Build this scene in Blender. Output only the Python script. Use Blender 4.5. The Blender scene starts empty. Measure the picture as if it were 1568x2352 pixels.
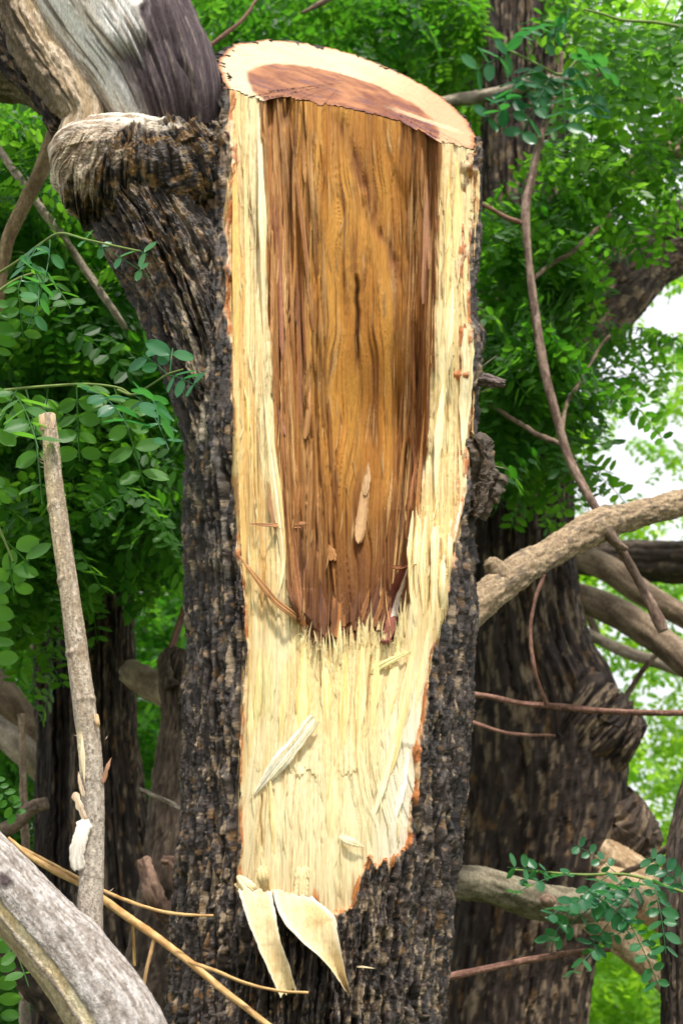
import bpy, math, random
import numpy as np
from mathutils import Vector

random.seed(7)
RS = np.random.RandomState(11)
SC = bpy.context.scene
COL = SC.collection

# ------------------------------------------------------------------ camera
PITCH = math.radians(16.0)
CAMZ = 1.7
LENS, SENS = 50.0, 24.0
F = 1568.0 * LENS / SENS            # focal length in design pixels (frame 1568 x 2352)
D0 = 2.4                            # distance of the broken trunk
cd = bpy.data.cameras.new('camera')
cam = bpy.data.objects.new('camera', cd)
COL.objects.link(cam)
cam.location = (0, 0, CAMZ)
cam.rotation_euler = (math.radians(90) + PITCH, 0, 0)
cd.sensor_fit = 'HORIZONTAL'; cd.sensor_width = SENS; cd.lens = LENS
cd.clip_start = 0.05; cd.clip_end = 2000
cd.dof.use_dof = True; cd.dof.focus_distance = 2.27; cd.dof.aperture_fstop = 6.3
SC.camera = cam

# ------------------------------------------------------------------ sky and sun
SUN_EL, SUN_AZ = math.radians(65), math.radians(163)   # azimuth clockwise from +Y (behind the camera, a little left)
w = bpy.data.worlds.new('World'); SC.world = w; w.use_nodes = True
nt = w.node_tree; nt.nodes.clear()
sky = nt.nodes.new('ShaderNodeTexSky'); sky.sky_type = 'NISHITA'; sky.sun_disc = False
sky.sun_elevation = SUN_EL; sky.sun_rotation = SUN_AZ; sky.dust_density = 3.0; sky.ozone_density = 0.6
bg = nt.nodes.new('ShaderNodeBackground'); bg.inputs[1].default_value = 0.055
wo = nt.nodes.new('ShaderNodeOutputWorld')
wtc = nt.nodes.new('ShaderNodeTexCoord'); wnz = nt.nodes.new('ShaderNodeTexNoise'); wnz.inputs['Scale'].default_value = 2.2; wnz.inputs['Detail'].default_value = 6
wcr = nt.nodes.new('ShaderNodeMapRange'); wcr.inputs[1].default_value = 0.35; wcr.inputs[2].default_value = 0.6; wcr.inputs[3].default_value = 0.8; wcr.inputs[4].default_value = 1.0
wmx = nt.nodes.new('ShaderNodeMix'); wmx.data_type = 'RGBA'; wmx.inputs[7].default_value = (15, 15.3, 15.8, 1)   # bright thin cloud
nt.links.new(wtc.outputs['Generated'], wnz.inputs[0]); nt.links.new(wnz.outputs[0], wcr.inputs[0]); nt.links.new(wcr.outputs[0], wmx.inputs[0])
nt.links.new(sky.outputs[0], wmx.inputs[6]); nt.links.new(wmx.outputs[2], bg.inputs[0]); nt.links.new(bg.outputs[0], wo.inputs[0])
sl = bpy.data.lights.new('sun', 'SUN'); sl.energy = 3.4; sl.angle = math.radians(5); sl.color = (1, 0.95, 0.87)
so = bpy.data.objects.new('sun', sl); COL.objects.link(so)
sd = Vector((math.sin(SUN_AZ) * math.cos(SUN_EL), math.cos(SUN_AZ) * math.cos(SUN_EL), math.sin(SUN_EL)))
so.location = sd * 20; so.rotation_euler = (-sd).to_track_quat('-Z', 'Y').to_euler()
SC.view_settings.view_transform = 'Standard'; SC.view_settings.look = 'None'
SC.view_settings.exposure = 0.76; SC.view_settings.gamma = 1.0
SC.cycles.max_bounces = 8; SC.cycles.transparent_max_bounces = 8

# ------------------------------------------------------------------ helpers: projection
cp, sp_ = math.cos(PITCH), math.sin(PITCH)
def P(px, py, Y):
    """world points on the vertical plane at distance Y behind design pixel (px, py)"""
    px = np.asarray(px, float); py = np.asarray(py, float); Y = np.asarray(Y, float)
    dx = (px - 784.0) / F; dy = (1176.0 - py) / F
    t = Y / (cp - sp_ * dy)
    return np.stack(np.broadcast_arrays(dx * t, Y, CAMZ + (sp_ + cp * dy) * t), -1)
def KK(py, Y): return Y / (cp - sp_ * (1176.0 - py) / F) / F
def K(Y): return Y / F              # metres per design pixel at distance Y (about)
def PX(X, Y, Z):
    """design pixel of a world point"""
    Z = Z - CAMZ
    dep = Y * cp + Z * sp_; up = -Y * sp_ + Z * cp
    return 784 + F * X / dep, 1176 - F * up / dep

# ------------------------------------------------------------------ helpers: noise
def _h(ix, iy, iz, s):
    with np.errstate(over='ignore'):
        n = (ix.astype(np.int64) * 374761393 + iy.astype(np.int64) * 668265263 + iz.astype(np.int64) * 2147483647 + s * 1274126177) & 0xffffffff
        n = ((n ^ (n >> 13)) * 1274126177) & 0xffffffff
        n = ((n ^ (n >> 16)) * 2246822519) & 0xffffffff
        n = n ^ (n >> 15)
    return (n & 0xffffff) / float(0xffffff)
def vn(x, y, z=0.0, s=0):
    x, y, z = np.broadcast_arrays(np.asarray(x, float), np.asarray(y, float), np.asarray(z, float))
    xi, yi, zi = np.floor(x), np.floor(y), np.floor(z)
    fx, fy, fz = x - xi, y - yi, z - zi
    xi, yi, zi = xi.astype(np.int64), yi.astype(np.int64), zi.astype(np.int64)
    u = fx * fx * (3 - 2 * fx); v = fy * fy * (3 - 2 * fy); q = fz * fz * (3 - 2 * fz)
    flat = not np.any(fz) and not np.any(zi)
    def pl(k):
        a = _h(xi, yi, zi + k, s); b = _h(xi + 1, yi, zi + k, s)
        c = _h(xi, yi + 1, zi + k, s); d = _h(xi + 1, yi + 1, zi + k, s)
        return (a * (1 - u) + b * u) * (1 - v) + (c * (1 - u) + d * u) * v
    r = pl(0)
    if not flat: r = r * (1 - q) + pl(1) * q
    return r * 2 - 1
def fbm(x, y, z=0.0, s=0, o=4, g=0.5):
    r = 0; a = 1.0; t = 0
    for i in range(o):
        r = r + a * vn(np.asarray(x) * 2 ** i, np.asarray(y) * 2 ** i, np.asarray(z) * 2 ** i, s + 17 * i); t += a; a *= g
    return r / t
def worley(x, y, s=0):
    x = np.asarray(x, float); y = np.asarray(y, float)
    xi, yi = np.floor(x).astype(np.int64), np.floor(y).astype(np.int64)
    f1 = np.full(x.shape, 9.0); f2 = np.full(x.shape, 9.0); cid = np.zeros(x.shape); z = np.zeros_like(xi)
    for dx in (-1, 0, 1):
        for dy in (-1, 0, 1):
            cx, cy = xi + dx, yi + dy
            qx = cx + _h(cx, cy, z, s + 1); qy = cy + _h(cx, cy, z, s + 2)
            d = np.sqrt((qx - x) ** 2 + (qy - y) ** 2)
            near = d < f1
            f2 = np.where(near, f1, np.minimum(f2, d))
            cid = np.where(near, _h(cx, cy, z, s + 3), cid)
            f1 = np.where(near, d, f1)
    return f1, f2, cid
def ss(a, b, x):
    t = np.clip((np.asarray(x, float) - a) / (b - a), 0, 1); return t * t * (3 - 2 * t)
def mixc(a, b, t):
    t = np.asarray(t)[..., None]; return np.asarray(a) * (1 - t) + np.asarray(b) * t

# ------------------------------------------------------------------ helpers: objects
def empty(name, loc, label, cat, group=None):
    o = bpy.data.objects.new(name, None); COL.objects.link(o); o.location = [float(c) for c in loc]
    o.empty_display_size = 0.1
    o['label'] = label; o['category'] = cat
    if group: o['group'] = group
    return o
def tag(o, label=None, cat=None, group=None, kind=None):
    for k, v in (('label', label), ('category', cat), ('group', group), ('kind', kind)):
        if v: o[k] = v
    return o
def mesh(name, V, faces, mat, parent=None, col=None, smooth=True, rnd=None, origin=None):
    V = np.asarray(V, float).reshape(-1, 3)
    org = np.array(parent.location if parent else (origin if origin is not None else (0, 0, 0)), float)
    if parent is not None and parent.parent is not None: org = org + np.array(parent.parent.location)
    me = bpy.data.meshes.new(name)
    loops, starts, tots = [], [], []
    fl = faces if isinstance(faces, list) else [faces]
    st = 0
    for f in fl:                      # list of (n,3) or (n,4) arrays
        f = np.asarray(f, np.int32)
        if f.size == 0: continue
        loops.append(f.ravel()); n = f.shape[1]
        starts.append(st + np.arange(f.shape[0]) * n); tots.append(np.full(f.shape[0], n)); st += f.size
    loops = np.concatenate(loops); starts = np.concatenate(starts); tots = np.concatenate(tots)
    me.vertices.add(len(V)); me.vertices.foreach_set('co', (V - org).astype(np.float32).ravel())
    me.loops.add(len(loops)); me.loops.foreach_set('vertex_index', loops.astype(np.int32))
    me.polygons.add(len(starts)); me.polygons.foreach_set('loop_start', starts.astype(np.int32))
    me.polygons.foreach_set('loop_total', tots.astype(np.int32))
    me.polygons.foreach_set('use_smooth', np.full(len(starts), bool(smooth)))
    if col is not None:
        c = np.ones((len(V), 4), np.float32); c[:, :3] = np.clip(np.asarray(col).reshape(-1, 3), 0.003, 0.95)
        a = me.attributes.new('Col', 'FLOAT_COLOR', 'POINT'); a.data.foreach_set('color', c.ravel())
    if rnd is not None:
        a = me.attributes.new('rnd', 'FLOAT', 'POINT'); a.data.foreach_set('value', np.asarray(rnd, np.float32).ravel())
    me.update(calc_edges=True)
    me.materials.append(mat)
    o = bpy.data.objects.new(name, me); COL.objects.link(o)
    if parent is not None:
        o.parent = parent
    elif origin is not None: o.location = [float(c) for c in origin]
    return o
def grid_faces(nr, nc, wrap=False, keep=None):
    i = np.arange(nr - 1)[:, None]; j = np.arange(nc if wrap else nc - 1)[None, :]
    j2 = (j + 1) % nc
    f = np.stack([i * nc + j, i * nc + j2, (i + 1) * nc + j2, (i + 1) * nc + j], -1)
    if keep is not None: f = f[keep]
    return f.reshape(-1, 4)
def join_geo(parts):
    V, Fq, Cc, off = [], [], [], 0
    for v, f, c in parts:
        v = np.asarray(v).reshape(-1, 3); V.append(v); Fq.append(np.asarray(f) + off); off += len(v)
        Cc.append(np.broadcast_to(np.asarray(c, float), v.shape) if np.ndim(c) < 2 else np.asarray(c).reshape(-1, 3))
    return np.concatenate(V), Fq, np.concatenate(Cc)

# ------------------------------------------------------------------ materials
def vmat(name, rough=0.8, spec=0.3, bump=0.0, bscale=(600, 600, 120), var=0.25, vscale=(90, 90, 20), sss=0.0):
    m = bpy.data.materials.new(name); m.use_nodes = True; t = m.node_tree; N = t.nodes; L = t.links
    b = N['Principled BSDF']; b.inputs['Roughness'].default_value = rough
    b.inputs['Specular IOR Level'].default_value = spec
    at = N.new('ShaderNodeAttribute'); at.attribute_name = 'Col'
    tc = N.new('ShaderNodeTexCoord')
    mp = N.new('ShaderNodeMapping'); mp.inputs['Scale'].default_value = vscale
    nz = N.new('ShaderNodeTexNoise'); nz.inputs['Scale'].default_value = 1.0; nz.inputs['Detail'].default_value = 4
    mr = N.new('ShaderNodeMapRange'); mr.inputs[1].default_value = 0.3; mr.inputs[2].default_value = 0.7
    mr.inputs[3].default_value = 1 - var; mr.inputs[4].default_value = 1 + var
    mx = N.new('ShaderNodeMix'); mx.data_type = 'RGBA'; mx.blend_type = 'MULTIPLY'; mx.inputs[0].default_value = 1
    L.new(tc.outputs['Object'], mp.inputs[0]); L.new(mp.outputs[0], nz.inputs[0]); L.new(nz.outputs[0], mr.inputs[0])
    L.new(at.outputs['Color'], mx.inputs[6]); L.new(mr.outputs[0], mx.inputs[7]); L.new(mx.outputs[2], b.inputs['Base Color'])
    if bump:
        mp2 = N.new('ShaderNodeMapping'); mp2.inputs['Scale'].default_value = bscale
        n2 = N.new('ShaderNodeTexNoise'); n2.inputs['Scale'].default_value = 1.0; n2.inputs['Detail'].default_value = 3
        bp = N.new('ShaderNodeBump'); bp.inputs['Strength'].default_value = bump; bp.inputs['Distance'].default_value = 0.002
        L.new(tc.outputs['Object'], mp2.inputs[0]); L.new(mp2.outputs[0], n2.inputs[0]); L.new(n2.outputs[0], bp.inputs['Height'])
        L.new(bp.outputs[0], b.inputs['Normal'])
    return m
def leafmat(name, c0, c1, t0, t1, trans=0.5, rough=0.45, gl=0.08):
    m = bpy.data.materials.new(name); m.use_nodes = True; t = m.node_tree; N = t.nodes; L = t.links
    N.remove(N['Principled BSDF']); out = N['Material Output']
    at = N.new('ShaderNodeAttribute'); at.attribute_name = 'rnd'
    def ramp(a, b):
        r = N.new('ShaderNodeMix'); r.data_type = 'RGBA'; r.inputs[6].default_value = (*a, 1); r.inputs[7].default_value = (*b, 1)
        L.new(at.outputs['Fac'], r.inputs[0]); return r.outputs[2]
    d = N.new('ShaderNodeBsdfDiffuse'); tr = N.new('ShaderNodeBsdfTranslucent'); g = N.new('ShaderNodeBsdfGlossy')
    g.inputs['Roughness'].default_value = rough; g.inputs['Color'].default_value = (1, 1, 1, 1)
    L.new(ramp(c0, c1), d.inputs['Color']); L.new(ramp(t0, t1), tr.inputs['Color'])
    m1 = N.new('ShaderNodeMixShader'); m1.inputs[0].default_value = trans
    L.new(d.outputs[0], m1.inputs[1]); L.new(tr.outputs[0], m1.inputs[2])
    m2 = N.new('ShaderNodeMixShader'); fr = N.new('ShaderNodeLayerWeight'); fr.inputs[0].default_value = 0.25
    ml = N.new('ShaderNodeMath'); ml.operation = 'MULTIPLY_ADD'; ml.inputs[1].default_value = 0.10; ml.inputs[2].default_value = gl
    L.new(fr.outputs['Facing'], ml.inputs[0]); L.new(ml.outputs[0], m2.inputs[0])
    L.new(m1.outputs[0], m2.inputs[1]); L.new(g.outputs[0], m2.inputs[2]); L.new(m2.outputs[0], out.inputs['Surface'])
    return m
M_BARK = vmat('dark_bark', 0.62, 0.45, 0.6, (500, 500, 300), 0.35, (150, 150, 60))
M_WOOD = vmat('torn_wood', 0.6, 0.3, 0.9, (1100, 1100, 30), 0.2, (600, 600, 12))
M_CUT = vmat('sawn_wood', 0.8, 0.2, 0.5, (500, 500, 500), 0.10, (200, 200, 200))
M_SPL = vmat('splinter_wood', 0.65, 0.25, 0.6, (900, 900, 60), 0.2, (400, 400, 30))
M_GREY = vmat('weathered_wood', 0.75, 0.2, 0.9, (500, 500, 90), 0.3, (260, 260, 40))
M_BRANCH = vmat('branch_bark', 0.8, 0.2, 0.9, (500, 500, 300), 0.35, (200, 200, 120))
M_BGBARK = vmat('background_bark', 0.8, 0.25, 0.5, (200, 200, 80), 0.35, (50, 50, 25))
M_TWIG = vmat('twig_bark', 0.6, 0.3, 0.2, (400, 400, 400), 0.15, (60, 60, 60))
M_LEAF_NEAR = leafmat('leaf_near', (0.035, 0.12, 0.03), (0.09, 0.22, 0.05), (0.10, 0.36, 0.02), (0.28, 0.62, 0.05), 0.5, 0.45, 0.0)
M_LEAF_MID = leafmat('leaf_mid', (0.016, 0.078, 0.012), (0.065, 0.18, 0.018), (0.06, 0.28, 0.012), (0.30, 0.64, 0.035), 0.55, 0.45, 0.0)
M_LEAF_FAR = leafmat('leaf_far', (0.05, 0.16, 0.012), (0.16, 0.34, 0.03), (0.20, 0.55, 0.01), (0.60, 0.88, 0.06), 0.6, 0.5, 0.0)
M_LEAF_TEAL = leafmat('leaf_teal', (0.02, 0.11, 0.055), (0.06, 0.2, 0.07), (0.03, 0.26, 0.06), (0.14, 0.48, 0.05), 0.42, 0.35, 0.01)

# ------------------------------------------------------------------ setting: ground
def ground_material():
    m = bpy.data.materials.new('grassy_soil'); m.use_nodes = True; t = m.node_tree; N = t.nodes; L = t.links
    b = N['Principled BSDF']; b.inputs['Roughness'].default_value = 0.95
    tc = N.new('ShaderNodeTexCoord'); nz = N.new('ShaderNodeTexNoise'); nz.inputs['Scale'].default_value = 0.8; nz.inputs['Detail'].default_value = 8
    cr = N.new('ShaderNodeValToRGB'); cr.color_ramp.elements[0].color = (0.03, 0.07, 0.015, 1); cr.color_ramp.elements[1].color = (0.12, 0.10, 0.05, 1)
    cr.color_ramp.elements[0].position = 0.42; cr.color_ramp.elements[1].position = 0.62
    L.new(tc.outputs['Object'], nz.inputs[0]); L.new(nz.outputs[0], cr.inputs[0]); L.new(cr.outputs[0], b.inputs['Base Color'])
    return m
gx = np.concatenate([-np.geomspace(600, 3, 25), np.linspace(-2.5, 2.5, 21), np.geomspace(3, 600, 25)])
gX, gY = np.meshgrid(gx, gx + 3)
gZ = 0.06 * fbm(gX * 0.5, gY * 0.5, 0, 3) * ss(400, 50, np.hypot(gX, gY))
g = mesh('ground', np.stack([gX, gY, gZ], -1), grid_faces(len(gx), len(gx)), ground_material())
tag(g, 'grassy soil under the trees', kind='structure')

# ================================================================== THE BROKEN TREE
KP = K(D0)                                   # metres per design pixel on the trunk
def ip(y, pts):
    a = np.array(pts, float); return np.interp(y, a[:, 0], a[:, 1])
XL = [(60, 497), (250, 497), (400, 480), (600, 462), (800, 444), (1000, 428), (1200, 436), (1300, 441), (1500, 434), (1700, 430), (1900, 419),
      (2100, 408), (2200, 400), (2352, 385), (2900, 330), (4400, 240)]
XR = [(60, 1094), (350, 1094), (600, 1087), (730, 1088), (760, 1102), (860, 1098), (900, 1086), (1000, 1082), (1040, 1092), (1120, 1094), (1200, 1080),
      (1300, 1084), (1400, 1088), (1500, 1080), (1700, 1068), (1900, 1056), (2000, 1045), (2100, 1030), (2352, 1014), (2900, 1030), (4400, 1150)]
def cx_hw(y):
    l, r = ip(y, XL), ip(y, XR); return (l + r) / 2, (r - l) / 2
def cap(x, y, w_, a, b, ra, rb):
    a = np.array(a, float); b = np.array(b, float); d = b - a
    t = np.clip(((x - a[0]) * d[0] + (y - a[1]) * d[1] + (w_ - a[2]) * d[2]) / (d @ d), 0, 1)
    return np.sqrt((x - a[0] - t * d[0]) ** 2 + (y - a[1] - t * d[1]) ** 2 + (w_ - a[2] - t * d[2]) ** 2) - (ra + (rb - ra) * t)
def smin(a, b, k):
    h = np.clip(0.5 + 0.5 * (b - a) / k, 0, 1); return b * (1 - h) + a * h - k * h * (1 - h)
def solid(x, y, w_, burl=True):
    c, h = cx_hw(y)
    f = (np.sqrt(((x - c) / h) ** 2 + (w_ / (0.95 * h)) ** 2) - 1) * h * 0.95
    if False:
        g1 = cap(x, y, w_, (350, 520, 0), (440, 680, 30), 95, 118)
        g2 = cap(x, y, w_, (440, 680, 40), (540, 1000, 60), 118, 100)
        f2 = smin(g1, g2, 30)
        f = smin(f, f2, 45)
    return f
def front_w(x, y):
    """front surface w of the solid at pixel (x, y)"""
    lo = np.zeros(np.broadcast(x, y).shape); hi = np.full(lo.shape, 480.0)
    for _ in range(22):
        m = (lo + hi) / 2; ins = solid(x, y, m) < 0
        lo = np.where(ins, m, lo); hi = np.where(ins, hi, m)
    return lo
def ycut(x, w_): return 237 + 0.293 * (x - 795) + 0.41 * w_

# outline of the torn area
FL = [(150, 524), (300, 530), (400, 527), (500, 524), (620, 531), (700, 528), (800, 533), (900, 535), (1000, 541), (1150, 549), (1260, 553),
      (1350, 562), (1480, 568), (1580, 560), (1700, 556), (1800, 552), (1900, 555), (2000, 549), (2120, 545)]
FR = [(150, 1091), (350, 1089), (450, 1086), (600, 1075), (700, 1071), (760, 1080), (860, 1077), (1000, 1076), (1100, 1066), (1180, 1056), (1260, 1040),
      (1350, 1020), (1430, 1012), (1500, 998), (1560, 985), (1650, 966), (1750, 957), (1850, 946), (1920, 940), (1960, 930), (2120, 930)]
FB = [(500, 2046), (560, 2046), (640, 2052), (700, 2058), (720, 2080), (738, 2098), (800, 2099), (816, 2066), (828, 2008), (850, 1972), (866, 1996),
      (884, 1974), (896, 2006), (908, 1968), (930, 1945), (1100, 1930)]
def inside(x, y):
    nx = 7 * fbm(y / 75, x / 90, 0, 5, 2) + 2.0 * vn(y / 24, x / 14, 0, 6)
    ny = 7 * fbm(x / 14, 9.0, 0, 7, 3) * ss(640, 720, x) + 6 * vn(x / 4.0, 3.0, 0, 8) * ss(700, 720, x)
    return np.minimum(np.minimum(x - ip(y, FL) - nx, ip(y, FR) - x + nx), ip(x, FB) - y + ny)

tree = empty('broken_tree', P(715, 3200, D0) * [1, 1, 0], 'thick dark barked tree sawn off aslant and torn open down to pale yellow wood', 'tree')

def bark_field(a, l, s=0, dens=1.0):
    """a across, l along, both in units of about 0.75 mm; returns height (units) and colour"""
    wa = a + 8 * fbm(a / 50, l / 140, 0, s + 1, 3) + 2.5 * vn(a / 9, l / 14, 0, s + 21); wl = l + 24 * fbm(a / 26, l / 80, 0, s + 2, 3)
    fis = vn(wa / 24, wl / 420, 0, s + 3) + 0.30 * vn(wa / 10, wl / 190, 0, s + 13)
    fiss = np.clip(1 - np.abs(fis) * 3.4, 0, 1)                          # long fissures
    rope = 1 - np.abs(vn(wa / 10, wl / 170, 0, s + 22)) * 2.6
    g1, g2, cid2 = worley(wa / 9 + 0.5 * vn(a / 12, l / 26, 0, s + 23), wl / 38 + 0.8 * vn(a / 8, l / 20, 0, s + 15), s + 5)
    pl2 = ss(0.0, 0.16, g2 - g1)
    r1 = 1 - np.abs(vn(wa / 6.0, wl / 70, 0, s + 16)) * 2.4; r2 = 1 - np.abs(vn(wa / 3.4, wl / 20, 0, s + 17)) * 2
    fine = fbm(a / 3.0, l / 8, 0, s + 6, 3)
    h = 32 * (1 - fiss) + 10 * np.clip(rope, -.4, 1) + pl2 * (0.8 + 1.2 * cid2) + 6 * r1 + 2.6 * r2 + 2.0 * fine + 10 * fbm(a / 70, l / 180, 0, s + 7, 2) - 4
    dark = np.array([0.009, 0.006, 0.005]); mid = np.array([0.042, 0.028, 0.021]); pale = np.array([0.30, 0.22, 0.14]); org = np.array([0.22, 0.12, 0.045])
    t = ss(-0.35, 0.55, fbm(a / 10, l / 34, 0, s + 8, 4) + 0.35 * r2 - 0.1)
    c = mixc(dark, mid, t)
    c = mixc(c, np.array([0.115, 0.09, 0.072]), 0.5 * ss(0.15, 0.5, fbm(a / 4, l / 30, 0, s + 18, 3) + 0.2 * r1))
    big = fbm(a / 90, l / 160, 0, s + 9, 3)
    fl = fbm(a / 7, l / 34, 0, s + 19, 3) + 0.30 * big + 0.10 * (dens - 1) + 0.22 * (cid2 - 0.5)
    c = mixc(c, pale, 0.8 * ss(0.32, 0.42, fl) * (0.3 + 0.7 * pl2))
    c = mixc(c, org, 0.6 * ss(0.30, 0.42, fbm(a / 9, l / 26, 5.5, s + 20, 3)))
    return h, c

def build_trunk():
    th = np.concatenate([np.linspace(math.radians(-3), math.radians(183), 640), np.linspace(math.radians(184), math.radians(356), 110)])
    rows = np.concatenate([np.linspace(0, 1, 1180), 1 + np.linspace(0.02, 1, 60)])
    TH, R_ = np.meshgrid(th, rows)
    co, si = np.cos(TH), np.sin(TH)
    # y from the cut plane down; iterate because the cut height depends on the radius there
    rad = np.full(TH.shape, 300.0)
    ytop = np.full(TH.shape, 200.0)
    for _ in range(6):
        c, h = cx_hw(ytop)
        r0 = 1 / np.sqrt((co / h) ** 2 + (si / (0.95 * h)) ** 2)
        ytop = ycut(c + r0 * co, r0 * si)
    YB = 2390.0
    y = np.where(R_ <= 1, ytop + (YB - ytop) * R_, YB + (4300 - YB) * (R_ - 1))
    c, h = cx_hw(y)
    lo = np.full(TH.shape, 30.0); hi = np.full(TH.shape, 900.0)
    # march from outside in: largest radius still inside
    best = 1 / np.sqrt((co / h) ** 2 + (si / (0.95 * h)) ** 2)
    zone = np.zeros(TH.shape, bool)
    rr = best.copy()
    yz, cz, coz, siz = y[zone], c[zone], co[zone], si[zone]
    b = best[zone].copy(); cur = np.full(b.shape, 780.0); fixed = np.zeros(b.shape, bool)
    for _ in range(60):
        f = solid(cz + cur * coz, yz, cur * siz)
        cur = np.where(f > 0.5, cur - np.maximum(f * 0.6, 0.4), cur)
    rr[zone] = np.maximum(cur, b * 0.96)
    x0 = c + rr * co; w0 = rr * si
    arc = TH * 310 + (rr - best) * 0.6
    hgt, colr = bark_field(arc, y, 20)
    hgt = hgt - 28
    # the burl has a finer wrinkled bark, greyish tan
    bz = 0.0 * ss(440, 330, x0 + 0.5 * (y - 400) + 40 * fbm(x0 / 50, y / 50, 0, 44)) * (si > -0.3)
    wr = fbm(x0 / 60 + 0.9 * fbm(x0 / 80, y / 80, 0, 50), (y + 0.5 * x0) / 16, 0, 41, 4)
    hgt = hgt * (1 - 0.72 * bz) + bz * 9 * wr
    tan = mixc(np.array([0.13, 0.085, 0.045]), np.array([0.48, 0.36, 0.24]), ss(-0.35, 0.35, wr + 0.4 * fbm(x0 / 9, y / 7, 0, 42, 3)))
    colr = mixc(colr, tan, bz * 0.0)
    # brownish rough patch in the burl's middle
    bp = ss(250, 90, np.hypot(x0 - 400, (y - 470) * 0.8)) * ss(-0.1, 0.3, fbm(x0 / 22, y / 22, 0, 47, 4)) * (si > 0)
    colr = mixc(colr, np.array([0.24, 0.14, 0.06]), 0.6 * bp)
    # pale lichen streaks down the left flank
    lk = np.exp(-((x0 - (425 + (y - 400) * 0.09)) / 26) ** 2) * ss(300, 500, y) * ss(1420, 1150, y) * ss(0.0, 0.3, fbm(x0 / 10, y / 40, 0, 48, 4)) * (si > 0)
    colr = mixc(colr, np.array([0.32, 0.27, 0.19]), 0.8 * lk)
    # torn opening: the bark dives behind the wood there
    m = np.where(si > 0, inside(x0, y), -50.0)
    edge = ss(-5, -1, m + 3.5 * vn(x0 / 5, y / 45, 0, 61)) * (si > 0)
    ec = mixc(np.array([0.42, 0.14, 0.035]), np.array([0.66, 0.46, 0.26]), ss(-0.2, 0.3, fbm(x0 / 8, y / 26, 0, 62, 3)))
    colr = mixc(colr, ec, edge)
    hgt = hgt * (1 - 0.5 * ss(-8, -1, m))
    dive = np.clip(m, 0, 40) * 2.4
    nr_ = rr + hgt * np.where(rr > best * 1.15, 0.8, 1.0)
    X = c + nr_ * co; W = nr_ * si - dive
    ytop2 = y + np.where(R_ < 0.004, 1.0, 0) * (3 * vn(arc / 5, 1.0, 0, 70))
    keep = (m[:-1, :] < 26)
    keep = keep & (np.roll(m, -1, 1)[:-1, :] < 26)
    V = P(X, ytop2, D0 - W * KP)
    mesh('trunk', V, grid_faces(len(rows), len(th), True, keep), M_BARK, tree, colr, smooth=True)
build_trunk()

# torn wood face ------------------------------------------------------------
INL = [(200, 588), (300, 596), (400, 604), (600, 612), (800, 618), (900, 624), (1000, 632), (1100, 640), (1200, 646), (1350, 656), (1420, 672), (1600, 690)]
INR = [(200, 1012), (330, 1010), (450, 1010), (600, 1003), (750, 998), (900, 990), (1000, 984), (1100, 976), (1170, 955), (1250, 950), (1350, 944), (1450, 935)]
YE = [(500, 1300), (640, 1345), (660, 1385), (690, 1432), (720, 1462), (738, 1496), (745, 1482), (780, 1478), (800, 1462), (850, 1440), (878, 1452),
      (892, 1478), (915, 1440), (935, 1415), (960, 1380), (1100, 1330)]
def sapmask(x, y):
    jl = 8 * vn(y / 160, x / 9, 0, 80) + 5 * vn(y / 60, x / 5, 0, 81)
    teeth = 26 * vn(x / 5.0, 1.0, 0, 82) + 16 * vn(x / 2.3, 5.0, 0, 83)
    return (ip(y, INL) + jl) - x, x - (ip(y, INR) + jl * 0.8), y - (ip(x, YE) + teeth * ss(640, 690, x))
def rec_depth(y): return ip(y, [(150, 18), (300, 44), (600, 100), (1000, 165), (1400, 205), (1600, 205)])
CRACKS = [(625, 1810, 1925, .02), (765, 1495, 1580, 0), (737, 1490, 1600, .03), (598, 1820, 1960, .03), (852, 1500, 1640, -.10), (1000, 1240, 1420, -.12), (975, 1230, 1360, -.08), (1020, 480, 700, -.02), (1048, 420, 620, -.03), (1035, 820, 1060, -.05), (566, 420, 720, .02), (574, 980, 1240, .05), (556, 1350, 1500, .03)]
def build_face():
    nx, ny = 430, 1250
    u = np.linspace(0, 1, nx)[None, :]; v = np.linspace(0, 1, ny)[:, None]
    xa = 505 + u * (1106 - 505) + 0 * v
    # base chord between the two bark edges
    def chord(x, y):
        l, r = ip(y, FL), ip(y, FR)
        wl = ip(y, WLt); wr_ = ip(y, WRt)
        s = (x - l) / (r - l)
        ch = wl * (1 - s) + wr_ * s
        return ch, s
    yt = np.arange(150, 2140, 10.0)
    WLt = list(zip(yt, front_w(ip(yt, FL), yt) - 12)); WRt = list(zip(yt, front_w(ip(yt, FR), yt) - 10))
    kk = np.hanning(41); kk /= kk.sum()
    def smo(L_):
        a = np.array(L_); a[:, 1] = np.convolve(np.pad(a[:, 1], 20, mode='edge'), kk, 'valid'); return [tuple(q) for q in a]
    WLt, WRt = smo(WLt), smo(WRt)
    y0 = np.full((1, nx), 230.0)
    for _ in range(8):
        ch, s = chord(xa[:1], y0); sl_, sr_, _b = sapmask(xa[:1], y0)
        rec = 16 * ss(0, 60, -np.maximum(sl_, sr_)); y0 = ycut(xa[:1], ch - rec)
    return _face(nx, ny, xa, y0, v, chord)
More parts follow.
